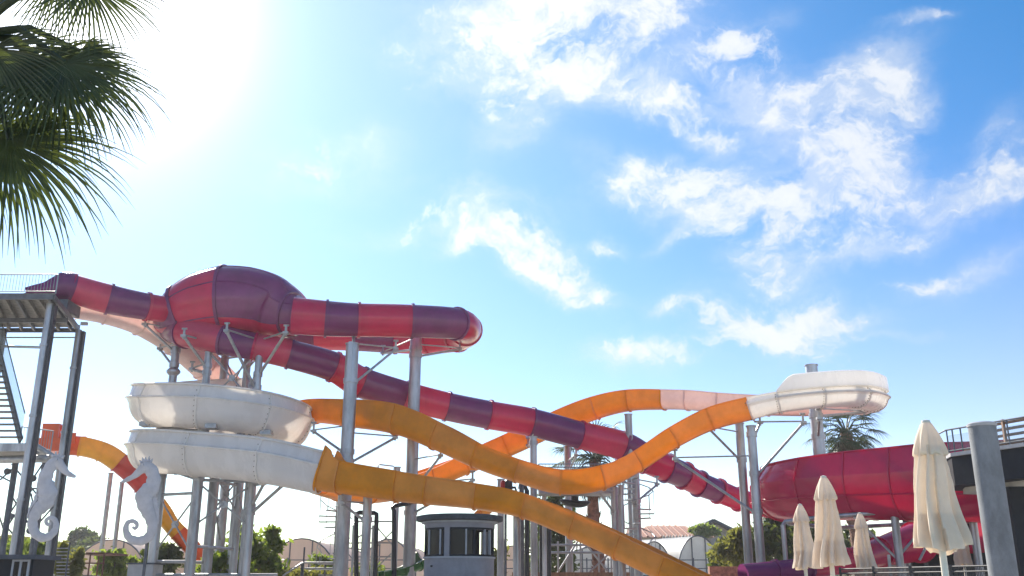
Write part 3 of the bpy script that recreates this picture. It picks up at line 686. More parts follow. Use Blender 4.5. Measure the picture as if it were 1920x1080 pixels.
# lower deck
z2 = P(40, 834, 33).z
slab([P(-160, 834, 32.6), P(52, 834, 32.6), P(72, 846, 35.4), P(-160, 846, 35.4)], z2-.10, z2, 'deck_plate', 'deck', tw)
MB().bar((P(-160, 834, 32.5).x, 32.5, z2-.16), (P(54, 834, 32.5).x, 32.5, z2-.16), .1, .26).build('edge_beam', 'steel', tw)
railing(tw, [P(36, 836, 34)*1+Vector((0, 0, z2-P(36, 836, 34).z)), Vector((P(96, 836, 35).x, 35, z2))], .78, 12)
for a, b_, r in (((-20, 862, 33), (92, 860, 33), .13), ((60, 832, 33), (108, 862, 33.6), .11), ((-20, 846, 35), (90, 850, 35), .08)):
    MB().beam(P(*a), P(*b_), r, 12).build('pipe_beam', 'thin_steel', tw)
lp = [(30, 864, 34.6, 11), (84, 866, 36.4, 10), (-24, 864, 34.6, 11)]
for px, py, d, dia in lp:
    t = P(px, py, d); b = MB(); post_geo(b, t.x, d, 0, t.z, SZ(dia, d)/2, 14); b.build('post', 'dark_steel', tw)
for (xa, ya, xb, yb, d) in ((0, 900, 22, 880, 34.8), (22, 870, 80, 940, 35), (80, 870, 20, 960, 35), (16, 920, 70, 1010, 35.2), (60, 918, 5, 1000, 35.2), (-10, 940, 12, 1010, 35), (52, 916, 92, 916, 35.4), (58, 925, 70, 985, 35.4), (56, 1000, 100, 950, 35.3), (-5, 890, 20, 903, 34.7), (6, 980, 40, 1020, 35)):
    MB().beam(P(xa, ya, d), P(xb, yb, d), .03, 6).build('tie_rod', 'dark_steel', tw)
for px, py in ((62, 897), (56, 995), (14, 884), (20, 968)):
    p = P(px, py, 35); MB().beam(p-Vector((0, .04, 0)), p+Vector((0, .04, 0)), .12, 10).build('gusset', 'dark_steel', tw)

# hut at the foot of the tower
hut = thing('machine_hut', 'low dark grey hut with a sliding window at the foot of the tower', 'hut', (P(20, 1060, 27).x, 27, 0))
z = P(20, 1046, 27).z; x0, x1 = P(-120, 1060, 26).x, P(62, 1060, 26).x
MB().box((x0, 26, 0), (x1, 27.2, z-.06)).build('wall', 'charcoal', hut)
MB().box((x0-.2, 25.8, z-.06), (x1+.12, 27.3, z+.05)).build('roof', 'slate', hut)
xa, xb = P(24, 1060, 26).x, P(57, 1060, 26).x
b = MB(); b.box((xa, 25.94, .5), (xa+.05, 25.995, z-.12)); b.box((xb-.05, 25.94, .5), (xb, 25.995, z-.12)); b.box(((xa+xb)/2-.03, 25.94, .5), ((xa+xb)/2+.03, 25.995, z-.12)); b.box((xa, 25.94, z-.12), (xb, 25.995, z-.07))
w = b.build('window', 'grey_light', hut); MB().box((xa+.05, 25.96, .5), (xb-.05, 25.985, z-.12)).build('pane', 'dark_glass', w)
bth = thing('utility_box', 'small plain grey utility box behind the right seahorse', 'box', (P(257, 1070, 36).x, 36, 0))
z = P(257, 1058, 36).z; x0, x1 = P(236, 1060, 36).x, P(284, 1060, 36).x
MB().box((x0, 36.2, 0), (x1, 37.2, z)).build('cabinet', 'grey_light', bth); MB().box((x0-.05, 36.15, z), (x1+.05, 37.25, z+.06)).build('lid', 'slate', bth)

# ------------------------------------------------------------------ seahorse sculptures
def seahorse(label, pts, d, face, pole):
    x0 = P(pts[5][0], pts[5][1], d)
    s = thing('seahorse_sculpture', label, 'sculpture', (x0.x, d, 0), 'white seahorse sculptures')
    ctl = [(P(x, y, d), SZ(r, d)) for x, y, r in pts]
    b = MB(); rings = []; N = 20; prev = None
    flat = [q for sg in run_path(ctl, 5) for q in sg[:-1]]+[ctl[-1]]
    Y = Vector((0, 1, 0))
    for i, (p, *at) in enumerate(flat):
        r = at[0][0] if isinstance(at[0], tuple) else at[0]
        T = (flat[min(i+1, len(flat)-1)][0]-flat[max(i-1, 0)][0]).normalized(); S = T.cross(Y).normalized()
        r *= .92*(1+.05*(1 if (i//2) % 2 else -1))                     # bony rings
        rings.append([p+S*(r*math.cos(2*math.pi*k/N))+Y*(min(r*.34, .11)*math.sin(2*math.pi*k/N)) for k in range(N)])
    b.skin(rings); b.build('body', 'sculpt', s, 60)
    h = Vector(ctl[3][0]); u = SZ(1, d); sx = face
    b = MB()                                                      # coronet of five points on the head
    for dx, dz, ex, ez in ((-7, 9, -11, 15), (-3, 10, -4, 20), (2, 10, 3, 18), (6, 9, 9, 17), (9, 7, 14, 12)):
        b.beam(h+Vector((dx*u*sx, 0, dz*u)), h+Vector((ex*u*sx, 0, ez*u)), 3.6*u, 8, .8*u)
    b.build('coronet', 'sculpt', s)
    b = MB(); e = h+Vector((4*u*sx, 0, 3*u))
    b.lathe(e, [(0.0, -.04), (.05, -.03), (.06, 0), (.05, .03), (0, .04)], 12); 
    MB().beam(e-Vector((0, .16, 0)), e-Vector((0, .22, 0)), 2.4*u, 12).build('eye', 'sculpt', s)
    # scalloped fin down the back
    i0, i1 = int(len(flat)*.30), int(len(flat)*.50); L = []
    for i in range(i0, i1):
        p, *at = flat[i]; r = at[0][0] if isinstance(at[0], tuple) else at[0]
        T = (flat[i+1][0]-flat[i-1][0]).normalized(); S = T.cross(Y).normalized()
        if S.x*sx > 0: S = -S
        w = math.sin(math.pi*(i-i0)/(i1-i0-1))*6*u*(1+.22*((i % 2)*2-1))
        L.append([p+S*r*.9-Y*.05, p+S*(r+w)-Y*.025, p+S*(r+w)+Y*.025, p+S*r*.9+Y*.05])
    MB().skin(L).build('fin', 'sculpt', s, 20)
    t = P(*pole); b = MB().beam((t.x, t.y, 0), t, .055); b.build('mounting_pole', 'dark_steel', s)
    for k in (6, 10):
        q = ctl[k][0]; MB().beam((t.x, t.y, q.z), (q.x, d+.05, q.z), .03).build('bracket', 'dark_steel', s)
SH1 = [(142, 894, 2.5), (134, 891, 4.5), (124, 885, 6), (106, 866, 12), (92, 880, 13), (84, 902, 16), (89, 924, 20), (84, 943, 17), (70, 958, 13.5), (61, 978, 10.5), (65, 998, 9.5), (80, 1008, 9), (96, 1003, 8), (105, 989, 6.5), (103, 975, 5), (93, 971, 4.2), (86, 977, 4), (90, 984, 3.4), (95, 981, 2.4)]
SH2 = [(228, 904, 2.5), (237, 900, 4.5), (252, 892, 6), (274, 875, 12), (287, 889, 13), (286, 910, 16), (272, 930, 20), (274, 949, 16.5), (282, 968, 13), (286, 988, 10.5), (279, 1006, 9.5), (263, 1014, 9), (244, 1010, 8), (236, 995, 6.5), (239, 981, 5), (249, 977, 4.2), (257, 983, 4), (254, 991, 3.4), (248, 988, 2.4)]
seahorse('white seahorse facing right in front of the tower posts', SH1, 30.5, 1, (80, 930, 30.75))
seahorse('white seahorse facing left hanging under the end of the white coil', SH2, 33.6, -1, (284, 940, 33.9))

# ------------------------------------------------------------------ kiosk
KD = 30.0; kc = P(861, 1040, KD); kc.z = 0
kio = thing('kiosk', 'round grey control kiosk with dark windows and an overhanging flat roof', 'kiosk', kc)
kr = SZ(64, KD); zs, zw, zr = P(861, 1046, KD-kr).z, P(861, 988, KD-kr).z, P(861, 975, KD-kr).z
NK = 40
MB().lathe(kc, [(kr, 0), (kr, zs), (kr-.12, zs), (kr-.12, 0)], NK).build('wall', 'grey_paint', kio)
MB().lathe(kc, [(kr-.12, zs), (kr+.04, zs+.0), (kr+.04, zs+.05), (kr-.12, zs+.055)], NK).build('sill', 'grey_light', kio)
MB().lathe(kc, [(kr-.12, zw), (kr+.015, zw), (kr+.02, zr), (kr-.12, zr)], NK).build('fascia', 'grey_paint', kio)
rr = SZ(80, KD)
MB().lathe(kc, [(kr-.2, zr-.01), (rr-.04, zr+.01), (rr, zr+.03), (rr, zr+.16), (rr-.15, zr+.19), (0, zr+.27)], 48).build('roof', 'roof_felt', kio)
MB().lathe(kc, [(kr-.12, zr-.06), (kr+.10, zr-.05), (kr+.10, zr+.0), (kr-.12, zr+.0)], 48).build('soffit_band', 'grey_light', kio)
MB().lathe(kc, [(0, .1), (kr-.15, .1), (kr-.15, .14), (0, .14)], 24).build('floor', 'deck', kio)
def arcwall(name, a0, a1, r0, r1, z0, z1, m, par, n=6):
    b = MB(); rings = []
    for k in range(n+1):
        a = R(a0+(a1-a0)*k/n); c, s = math.cos(a), math.sin(a)
        rings.append([(kc.x+r0*c, kc.y+r0*s, z0), (kc.x+r1*c, kc.y+r1*s, z0), (kc.x+r1*c, kc.y+r1*s, z1), (kc.x+r0*c, kc.y+r0*s, z1)])
    return b.skin(rings).build(name, m, par)
# openings run between piers; angle -90 faces the camera
piers = [(-112, -103), (-176, -171), (-8, -2), (58, 64), (120, 128), (20, 26), (82, 90)]
for a, c in piers: arcwall('pier', a, c, kr-.12, kr, zs+.05, zw, 'grey_paint' if a == -112 else 'charcoal', kio)
def kwin(a, c, mull, glass='dark_glass'):
    f = arcwall('window', a, c, kr-.08, kr-.02, zw-.06, zw+.0, 'charcoal', kio, 8)
    arcwall('frame', a, c, kr-.08, kr-.02, zs+.055, zs+.11, 'charcoal', f, 8)
    for m_ in [a+.8, c-.8]+mull: arcwall('mullion', m_-1.2, m_+1.2, kr-.085, kr-.01, zs+.10, zw-.05, 'charcoal' if m_ not in mull else 'grey_light', f, 1)
    if glass: arcwall('pane', a+1, c-1, kr-.055, kr-.045, zs+.10, zw-.05, glass, f, 8)
kwin(-171, -112, [-148, -120]); kwin(-103, -62, [-76]); kwin(-62, -8, [-40, -24], None)
kwin(-2, 20, [10], None); kwin(26, 58, [36, 48], None); kwin(64, 82, [], None)
arcwall('back_wall', 90, 180, kr-.10, kr-.02, zs+.05, zw, 'charcoal', kio, 10)
MB().box((kc.x-.45, kc.y+.05, .14), (kc.x+.05, kc.y+.5, zw)).build('inner_cabinet', 'charcoal', kio)
MB().box((kc.x-.8, kc.y-.75, zs-.25), (kc.x+.5, kc.y-.4, zs-.2)).build('desk', 'charcoal', kio)
b = MB(); p = Vector((kc.x+.35, kc.y-.5, zs-.2))
b.lathe(p, [(.05, 0), (.12, .06), (.14, .16), (.12, .27), (.06, .32), (0, .33)], 10); tag(b.build('paper_bag', 'canvas'), 'small pale bag on the desk inside the kiosk window', 'bag')

# ------------------------------------------------------------------ terrace building on the right
tb = thing('terrace_building', 'dark terrace building with a charcoal parapet at the right edge', 'building', (P(1880, 1000, 27).x, 27, 0))
A0, A1 = P(1783, 850, 27.5), P(2150, 800, 22.5); zt = A0.z; zb = P(1791, 910, 27.5).z
A0.z = A1.z = 0; back = Vector((.35, 1.6, 0))
slab([A0, A1, A1+Vector((1, 7, 0)), A0+back], zb, zt-.1, 'parapet', 'charcoal', tb)
n_ = Vector((-.06, -.09, 0))
slab([A0+n_, A1+n_, A1+Vector((1, 7, 0)), A0+back-Vector((.08, 0, 0))], zt-.1, zt, 'coping', 'grey_light', tb)
slab([A0+Vector((.5, .5, 0)), A1+Vector((0, .6, 0)), A1+Vector((.9, 6.6, 0)), A0+back+Vector((.4, -.4, 0))], zb-.14, zb-.003, 'soffit', 'soffit', tb)
p = P(1909, 950, 26.6); MB().box((p.x-.28, 26.4, 0), (p.x+.5, 27.1, zb-.14)).build('pillar', 'charcoal', tb)
p = P(1985, 950, 27); MB().box((p.x-.28, 26.6, 0), (p.x+.8, 27.6, zb-.14)).build('pillar', 'charcoal', tb)
p0, p1 = P(1700, 965, 39), P(2000, 965, 39); MB().box((p0.x, 39, 0), (p1.x, 39.5, p0.z)).build('lower_wall', 'charcoal', tb)
for px in (1735, 1790): p = P(px, 960, 36.5); MB().box((p.x-.2, 36.3, 0), (p.x+.2, 36.7, p.z)).build('pillar', 'charcoal', tb)
def on_edge(f): q = A0.lerp(A1, f); return Vector((q.x, q.y+.15, zt))
tr = thing('terrace_railing', 'thin dark balcony railing along the top of the terrace building', 'railing', on_edge(.1))
for k, f in enumerate((0.005, .04, .09, .14, .25, .36, .48, .6, .75, .9)):
    q = on_edge(f); MB().beam(q, q+Vector((0, 0, .68)), .022).build('rail_post', 'dark_steel', tr)
q = on_edge(0)+Vector((.2, 1.5, 0))
for k in (.45, 1): e = on_edge(0).lerp(q, k); MB().beam(e, e+Vector((0, 0, .68)), .022).build('rail_post', 'dark_steel', tr)
for zz_ in (.68, .08):
    MB().beam(on_edge(0)+Vector((0, 0, zz_)), on_edge(.95)+Vector((0, 0, zz_)), .024).build('rail_bar', 'dark_steel', tr); MB().beam(on_edge(0)+Vector((0, 0, zz_)), q+Vector((0, 0, zz_)), .024).build('rail_bar', 'dark_steel', tr)
b = MB(); g0, g1 = on_edge(0.005), on_edge(.95); b.f.append(tuple(b.ring([g0+Vector((0, 0, .1)), g1+Vector((0, 0, .1)), g1+Vector((0, 0, .52)), g0+Vector((0, 0, .52))]))); b.build('mesh_panel', 'clear_glass', tr)
wb = thing('wooden_bench', 'brown slatted wooden bench back standing on the terrace', 'bench', on_edge(.28)+Vector((0, .9, 0)))
o0 = on_edge(.235)+Vector((0, .9, 0)); o1 = on_edge(.62)+Vector((0, .9, 0))
for k in range(4): MB().bar(o0+Vector((0, 0, .16+k*.17)), o1+Vector((0, 0, .18+k*.17)), .04, .075).build('slat', 'wood', wb)
for f in (0, .06, .5, .97): e = o0.lerp(o1, f)+Vector((0, -.05, 0)); MB().bar(e, e+Vector((0, 0, .62 if f < .1 else .78)), .07, .09).build('leg', 'wood', wb)
e = o0.lerp(o1, .5); MB().bar(o0+Vector((0, .3, .12)), o1+Vector((0, .3, .12)), .5, .05).build('seat', 'wood', wb)
cc_ = P(1840, 793, 19.5); big = thing('round_pillar', 'thick round grey concrete pillar at the right, nearest the terrace building', 'pillar', (cc_.x, 19.5, 0))
r = SZ(25, 19.5)
MB().lathe((cc_.x, 19.5, 0), [(r, 0), (r, cc_.z-.08)], 40).build('shaft', 'concrete', big); MB().lathe((cc_.x, 19.5, cc_.z-.08), [(r+.015, 0), (r+.02, .05), (r-.03, .08), (0, .085)], 40).build('cap', 'grey_light', big)
# .box((cc2.x-.06, 20.0, 0), (cc2.x+.22, 20.5, P(1868, 845, 20.6).z)).build('rear_fin', 'concrete', big)

# ------------------------------------------------------------------ parasols
def parasol(label, px, py, pyb, hw, d, seed):
    rg = random.Random(seed); t = P(px, py, d); zb_ = P(px, pyb, d).z; H = t.z-zb_; k = SZ(hw, d)
    o = thing('closed_parasol', label, 'parasol', (t.x, d, 0), 'closed cream parasols by the pool')
    c0 = Vector((t.x, d, 0)); NF = 8; N = 96; ph = rg.random()*6; amp = [rg.uniform(.35, 1.55) for _ in range(NF)]; sh = [rg.uniform(-.38, .38) for _ in range(NF)]
    def fold(a, z01, depth):
        x = (a+ph+.25*math.sin(z01*2.2+seed))/(2*math.pi)*NF; i = int(math.floor(x)) % NF; f = x-math.floor(x)
        return 1-depth*amp[i]*(abs(math.cos(math.pi*(f+sh[i]*math.sin(math.pi*f))))**1.7)+.03*math.sin(a*3+z01*5+seed)
    rings = []; bot = [rg.uniform(-.05, .035) for _ in range(NF+1)]; bot[-1] = bot[0]
    for j in range(27):
        u = j/26; z = zb_+u*H*.80
        r = k*(1.0-.50*u**.9)*(1+.05*math.sin(u*9+seed)*(1-u))
        ring = []
        for i in range(N):
            a = 2*math.pi*i/N; f = fold(a, u, .40*(1-u*.35))
            x = (a+ph)/(2*math.pi)*NF; bi = int(x) % NF; bf = x-math.floor(x); sag = (bot[bi]*(1-bf)+bot[(bi+1) % NF]*bf)*H if j == 0 else 0
            lx, ly = k*.10*math.sin(u*5+seed*2)*(1-u), k*.08*math.cos(u*4+seed)*(1-u)
            ring.append(c0+Vector((lx+r*f*math.cos(a), ly+r*f*math.sin(a), z+sag-(.03*H*math.cos(math.pi*(bf-.5)) if j == 0 else 0))))
        rings.append(ring)
    inner = [[c0+Vector(((v.x-c0.x)*.93, (v.y-c0.y)*.93, v.z)) for v in rg_] for rg_ in (rings[8], rings[0])]
    MB().skin([inner[0], inner[1]]+rings, cap=False).build('canopy', 'canvas', o, 75)
    prof = [(.60, .735), (.635, .75), (.60, .775), (.52, .83), (.42, .89), (.30, .945), (.21, .985), (.15, .998)]
    rings = []
    for rr_, zz_ in prof:
        ring = []
        for i in range(N):
            a = 2*math.pi*i/N; w = (1-zz_)/.26
            f = fold(a+.12, 1-zz_, .22*w)
            ring.append(c0+Vector((k*rr_*f*math.cos(a), k*rr_*f*math.sin(a), zb_+zz_*H-(.022*H*abs(math.sin((a+ph)*NF/2)) if zz_ < .76 else 0))))
        rings.append(ring)
    MB().skin(rings).build('vent_flap', 'canvas', o, 75)
    MB().lathe((t.x, d, zb_+H*.995), [(k*.15, -.02), (k*.17, 0), (k*.15, .03), (0, .045)], 20).build('top_cap', 'cream_metal', o)
    MB().beam((t.x, d, 0.08), (t.x, d, zb_+H*.9), .042 if d < 20 else .045, 14).build('pole', 'cream_metal', o)
    MB().lathe((t.x, d, 0), [(.36, 0), (.36, .08), (.08, .11), (.07, .35), (.05, .35)], 24).build('base', 'grey_light', o)
parasol('largest closed cream parasol, nearest the grey pillar', 1736, 792, 1022, 51, 12.3, 1)
parasol('second largest closed parasol, in front of the thick column of the hairpin', 1544, 895, 1054, 34, 18, 2)
parasol('closed cream parasol at the left end of the row', 1500, 947, 1063, 24, 25, 3)
parasol('slim closed parasol between the two largest ones', 1612, 963, 1067, 21, 27.7, 4)
parasol('small closed parasol half hidden behind the largest one', 1797, 972, 1058, 17, 32, 5)
parasol('closed parasol cut off by the right edge of the picture', 1921, 974, 1064, 20, 28, 6)
# fence by the parasols
pf = thing('picket_fence', 'low black metal fence behind the parasols', 'fence', (P(1750, 1075, 24).x, 24, 0))
a, c = P(1575, 1067, 28), P(1865, 1063, 23)
c.z = a.z; b = MB(); g = Vector((0, 0, -a.z))
for z_ in (a.z, a.z-.12, .1): MB().beam(Vector((a.x, a.y, z_)), Vector((c.x, c.y, z_)), .02).build('rail', 'black', pf)
for k in range(110):
    p = a.lerp(c, k/109); b.beam((p.x, p.y, 0.02), p, .009, 5)
stuff(b.build('pickets', 'black', pf))
for k in range(5): p = a.lerp(c, k/4); MB().beam((p.x, p.y, 0), p+Vector((0, 0, .05)), .035).build('fence_post', 'black', pf)

# ------------------------------------------------------------------ palms
def fan_leaf(b, hub, axis, nrm, Rr, rg, spread=118, n=46, droop=.5, fold=.10, start=.0):
    axis = axis.normalized(); nrm = (nrm-axis*nrm.dot(axis)).normalized(); side = axis.cross(nrm)
    for k in range(n):
        th = R(-spread+2*spread*(k+.5)/n); d = axis*math.cos(th)+side*math.sin(th)
        L = Rr*(1-.28*abs(th/R(spread))**1.6)*rg.uniform(.90, 1.05)
        dth = R(2*spread/n)*.5; t_ = d.cross(nrm)
        pts = []; p = Vector(hub); dirv = (d+nrm*rg.uniform(-.05, .05)).normalized(); steps = 8
        dr = droop*rg.uniform(.5, 1.5); fused = .30
        for s in range(steps+1):
            f = s/steps; w = Rr*f*math.tan(dth)*1.02 if f <= fused else Rr*fused*math.tan(dth)*1.05*(1-((f-fused)/(1-fused))**1.2)+.001
            pts.append((p.copy(), w, f))
            q = (dirv+Vector((0, 0, -1))*dr*max(0, f-.22)**1.5*2.2).normalized(); p = p+q*(L/steps)
        ring = []
        for (p, w, f) in pts:
            lift = nrm*(w*.55*(1 if f > .02 else 0)); ring.append([p-t_*w+lift, p-nrm*0, p+t_*w+lift])
        ids = [b.ring(x) for x in ring]
        for u, v in zip(ids, ids[1:]):
            b.f.append((u[0], u[1], v[1], v[0])); b.f.append((u[1], u[2], v[2], v[1]))
def palm(label, base, z, fronds, m, trunk_r, rg, skirt=True, Rr=1.1, n=40, petiole=.8, seglen=.25):
    o = thing('fan_palm', label, 'palm tree', base)
    b = MB(); pts = [Vector((base[0]+.12*math.sin(k*.5), base[1], z*k/14)) for k in range(15)]
    rads = [trunk_r*(1.5-.5*min(1, k/2))*(1+.05*((k % 2)*2-1)) for k in range(15)]
    b.pipe(pts, rads, 14)
    for k in range(int(z*9)):                          # old leaf stubs
        zz_ = z*rg.uniform(.05, .98); a = rg.uniform(0, 6.28); x = base[0]+.12*math.sin(zz_/z*7); r = trunk_r
        p = Vector((x+r*math.cos(a), base[1]+r*math.sin(a), zz_)); b.beam(p-Vector((0, 0, .08)), p+Vector((.09*math.cos(a), .09*math.sin(a), .13)), .07, 4, .02)
    b.build('trunk', 'palm_bark', o)
    top = pts[-1]
    for fr in fronds:
        hub, axis, nrm, R_, dr = fr
        b = MB(); fan_leaf(b, hub, axis, nrm, R_, rg, n=n, droop=dr)
        mid = top.lerp(hub, .55)+Vector((0, 0, .18*(hub-top).length))
        st = [top+Vector((0, 0, -.1)), top.lerp(mid, .6), mid, mid.lerp(hub, .6), Vector(hub)]
        f = b.build('frond', m, o, 180)
        MB().pipe(st, [.045, .04, .034, .028, .02], 6).build('stalk', m, f)
    if skirt:
        b = MB()
        for k in range(40):
            a = rg.uniform(0, 6.28); q = top+Vector((.15*math.cos(a), .15*math.sin(a), -.1)); e = q+Vector((.55*math.cos(a), .55*math.sin(a), -rg.uniform(.7, 1.6)))
            fan_leaf(b, q.lerp(e, .4), (e-q)*1+Vector((0, 0, -.6)), Vector((math.cos(a), math.sin(a), .2)), Rr*.8, rg, spread=60, n=9, droop=.6)
        b.build('dry_skirt', 'thatch', o, 180)
    return o
rg = random.Random(11)
def dirpx(x0, y0, x1, y1, d, dy=0): return P(x1, y1, d+dy)-P(x0, y0, d)
PD = 7.4
V = Vector
crown = P(-95, 70, PD+.2)
near = [(P(168, -30, PD), dirpx(168, -30, 205, 60, PD, -.05), V((.15, -.9, .45)), 0.92, .55),
        (P(120, -60, PD+.4), dirpx(120, -60, 100, 60, PD, .1), V((-.1, -.9, .4)), .95, .6),
        (P(122, 118, PD-.1), dirpx(122, 118, 200, 232, PD, -.1), V((.25, -.75, .5)), 1.12, 1.0),
        (P(105, 135, PD+.15), dirpx(105, 135, 165, 260, PD, .0), V((.2, -.8, .4)), 1.05, 1.1),
        (P(80, 118, PD+.3), dirpx(80, 118, 140, 250, PD, .0), V((.1, -.85, .45)), 1.0, 1.0),
        (P(30, 110, PD+.5), dirpx(30, 110, 40, 240, PD, .0), V((.0, -.85, .45)), 1.0, .7),
        (P(150, 95, PD+.6), dirpx(150, 95, 200, 160, PD, .35), V((.2, .3, .9)), .80, .5),
        (P(18, 262, PD), dirpx(18, 262, 70, 380, PD, -.05), V((.35, -.8, .4)), 1.28, 1.0),
        (P(-10, 255, PD+.4), dirpx(-10, 255, 30, 400, PD, .05), V((.2, -.85, .4)), 1.22, .9),
        (P(-40, 250, PD+.7), dirpx(-40, 250, -10, 400, PD, .1), V((.1, -.9, .3)), 1.0, .7),
        (P(-20, 90, PD-.4), dirpx(-20, 90, -30, 200, PD), V((0, -.8, .5)), 1.0, .7)]
for k in range(12):
    a = R(100+k*17); e = rg.uniform(-.2, .9)
    h = crown+V((math.cos(a)*1.0-.1, math.sin(a)*1.0, e)); near.append((h, V((math.cos(a), math.sin(a), e-.2)), V((-math.cos(a)*e, -math.sin(a)*e, 1)), 1.0, .7))
palm('near fan palm whose drooping fronds hang into the top left corner', (crown.x, crown.y, 0), crown.z, near, 'palm', .24, rg, skirt=False, n=52)
def far_palm(label, px, py, d, Rr, tr, seed, n=26):
    rg = random.Random(seed); c = P(px, py, d); fr = []
    for k in range(n):
        a = k*2.399; e = 1.15-1.95*(k+.5)/n+rg.uniform(-.1, .1)
        dv = V((math.cos(a)*math.cos(e), math.sin(a)*math.cos(e), math.sin(e)))
        hub = c+dv*Rr*.75*rg.uniform(.85, 1.1); nr = V((-math.cos(a)*math.sin(e), -math.sin(a)*math.sin(e), math.cos(e)))
        fr.append((hub, dv+V((0, 0, -.35)), nr, Rr*.72*rg.uniform(.85, 1.1), .9))
    palm(label, (c.x, d, 0), c.z, fr, 'palm_far', tr, rg, True, Rr, 24)
far_palm('fan palm whose crown shows under the white hairpin bend', 1584, 812, 56, 1.85, .34, 3)
far_palm('fan palm standing behind the purple and red tube', 1114, 862, 50, 2.0, .30, 8)

# ------------------------------------------------------------------ broadleaf trees and bushes
def foliage(b, c, rx, ry, rz, n, leaf, rg, clumps=26, fill=.55):
    C = []
    for k in range(clumps):
        while True:
            v = V((rg.uniform(-1, 1), rg.uniform(-1, 1), rg.uniform(-1, 1)))
            if v.length < 1: break
        if v.length < fill: v = v.normalized()*rg.uniform(fill, .95)
        C.append((V((v.x*rx, v.y*ry, v.z*rz)), rg.uniform(.22, .42)))
    for k in range(n):
        o, s = C[rg.randrange(clumps)]
        v = V((rg.gauss(0, .5), rg.gauss(0, .5), rg.gauss(0, .45)))*s
        p = c+o+V((v.x*rx, v.y*ry, v.z*rz))
        if p.z < .05: p.z = .05+rg.random()*.2
        a = V((rg.gauss(0, 1), rg.gauss(0, 1), rg.gauss(0, .7))).normalized(); t = a.orthogonal().normalized()
        t = (t*math.cos(k)+a.cross(t)*math.sin(k)); s2 = a.cross(t); L = leaf*rg.uniform(.6, 1.3)
        i = b.ring([p-t*L, p+s2*L*.45, p+t*L*1.1-a*L*.25, p-s2*L*.45]); b.f.append(tuple(i))
def tree(name, label, px, py, d, rx, rz, n, leaf, m, seed, group=None, cat='tree', trunk=True):
    rg = random.Random(seed); c = P(px, py, d); x = SZ(rx, d); zz_ = SZ(rz, d)
    o = thing(name, label, cat, (c.x, d, 0), group)
    b = MB(); foliage(b, c, x, x, zz_, n, leaf, rg); b.build('crown', m, o, 180)
    if trunk:
        b = MB(); top = V((c.x, d, c.z+zz_*.3)); tr = max(.05, x*.07)
        b.pipe([(c.x, d, 0), (c.x+.05, d, top.z*.4), (c.x-.03, d+.05, top.z*.75), top], [tr*1.5, tr, tr*.7, tr*.3], 8)
        for k in range(9):
            a = rg.uniform(0, 6.28); z0 = top.z*rg.uniform(.3, .85); L = x*rg.uniform(.5, .95)
            b.pipe([(c.x, d, z0), (c.x+L*.5*math.cos(a), d+L*.5*math.sin(a), z0+L*.35), (c.x+L*math.cos(a), d+L*math.sin(a), z0+L*.55)], [tr*.5, tr*.35, tr*.1], 6)
        b.build('trunk', 'bark', o)
    return o
tree('broadleaf_tree', 'bright green bushy tree among the coil tower posts', 478, 1036, 43, 52, 48, 5200, .17, 'leaf', 1)
tree('broadleaf_tree', 'olive tree behind the close pair of columns', 1392, 1022, 54, 50, 48, 4200, .20, 'leaf_olive', 2)
tree('broadleaf_tree', 'dark dense tree between the column pair and the parasols', 1470, 1015, 52, 62, 55, 5200, .22, 'leaf_dark', 3)
tree('broadleaf_tree', 'sparse dark tree behind the lower end of the orange run', 1040, 1005, 52, 42, 85, 3800, .19, 'leaf_dark', 4)
tree('broadleaf_tree', 'yellow-green tree far behind the outer parasol', 1545, 1030, 62, 40, 30, 2200, .22, 'leaf_olive', 5)
tree('broadleaf_tree', 'yellow-brown tree under the terrace building', 1842, 1010, 46, 42, 60, 2600, .25, 'leaf_olive', 15)
tree('broadleaf_tree', 'dark tree in the shade between the parasols under the magenta bowl', 1605, 1030, 58, 46, 38, 3000, .22, 'leaf_dark', 16)
BG = 'bushes along the far fence'
for i, (px, py, d, rx, rz, n, lf, m, lab) in enumerate([
    (300, 1052, 46, 34, 30, 2600, .16, 'leaf_dark', 'dark bush behind the right seahorse'),
    (215, 1060, 44, 34, 24, 1800, .14, 'leaf', 'leafy shrub below the slim posts of the yellow slide'),
    (128, 1056, 40, 24, 40, 1600, .13, 'leaf_olive', 'yellow-green shrub right of the dark hut'),
    (60, 1035, 48, 46, 24, 2200, .18, 'leaf', 'green bush behind the hut roof'),
    (420, 1068, 40, 44, 26, 2000, .14, 'leaf', 'green bush at the foot of the coil tower'),
    (612, 1066, 46, 34, 26, 1100, .13, 'leaf', 'thin climbing bush before the left greenhouse'),
    (585, 1078, 44, 60, 12, 1300, .12, 'leaf_olive', 'low shrub along the handrail left of the thick column'),
    (690, 1076, 44, 34, 16, 1000, .13, 'leaf', 'low bush behind the black pipe arch'),
    (930, 1050, 46, 22, 34, 1200, .14, 'leaf_olive', 'thin bush right of the kiosk wall'),
    (1000, 1070, 48, 40, 26, 1500, .16, 'leaf_dark', 'dark shrub among the black pipes'),
    (30, 1018, 60, 40, 12, 1500, .2, 'leaf_olive', 'sunlit shrub far behind the tower posts'),
    (1345, 1050, 56, 16, 22, 900, .15, 'leaf_dark', 'small dark bush beside the white greenhouse')]):
    tree('bush', lab, px, py, d, rx, rz, n, lf, m, 30+i, BG, 'bush')
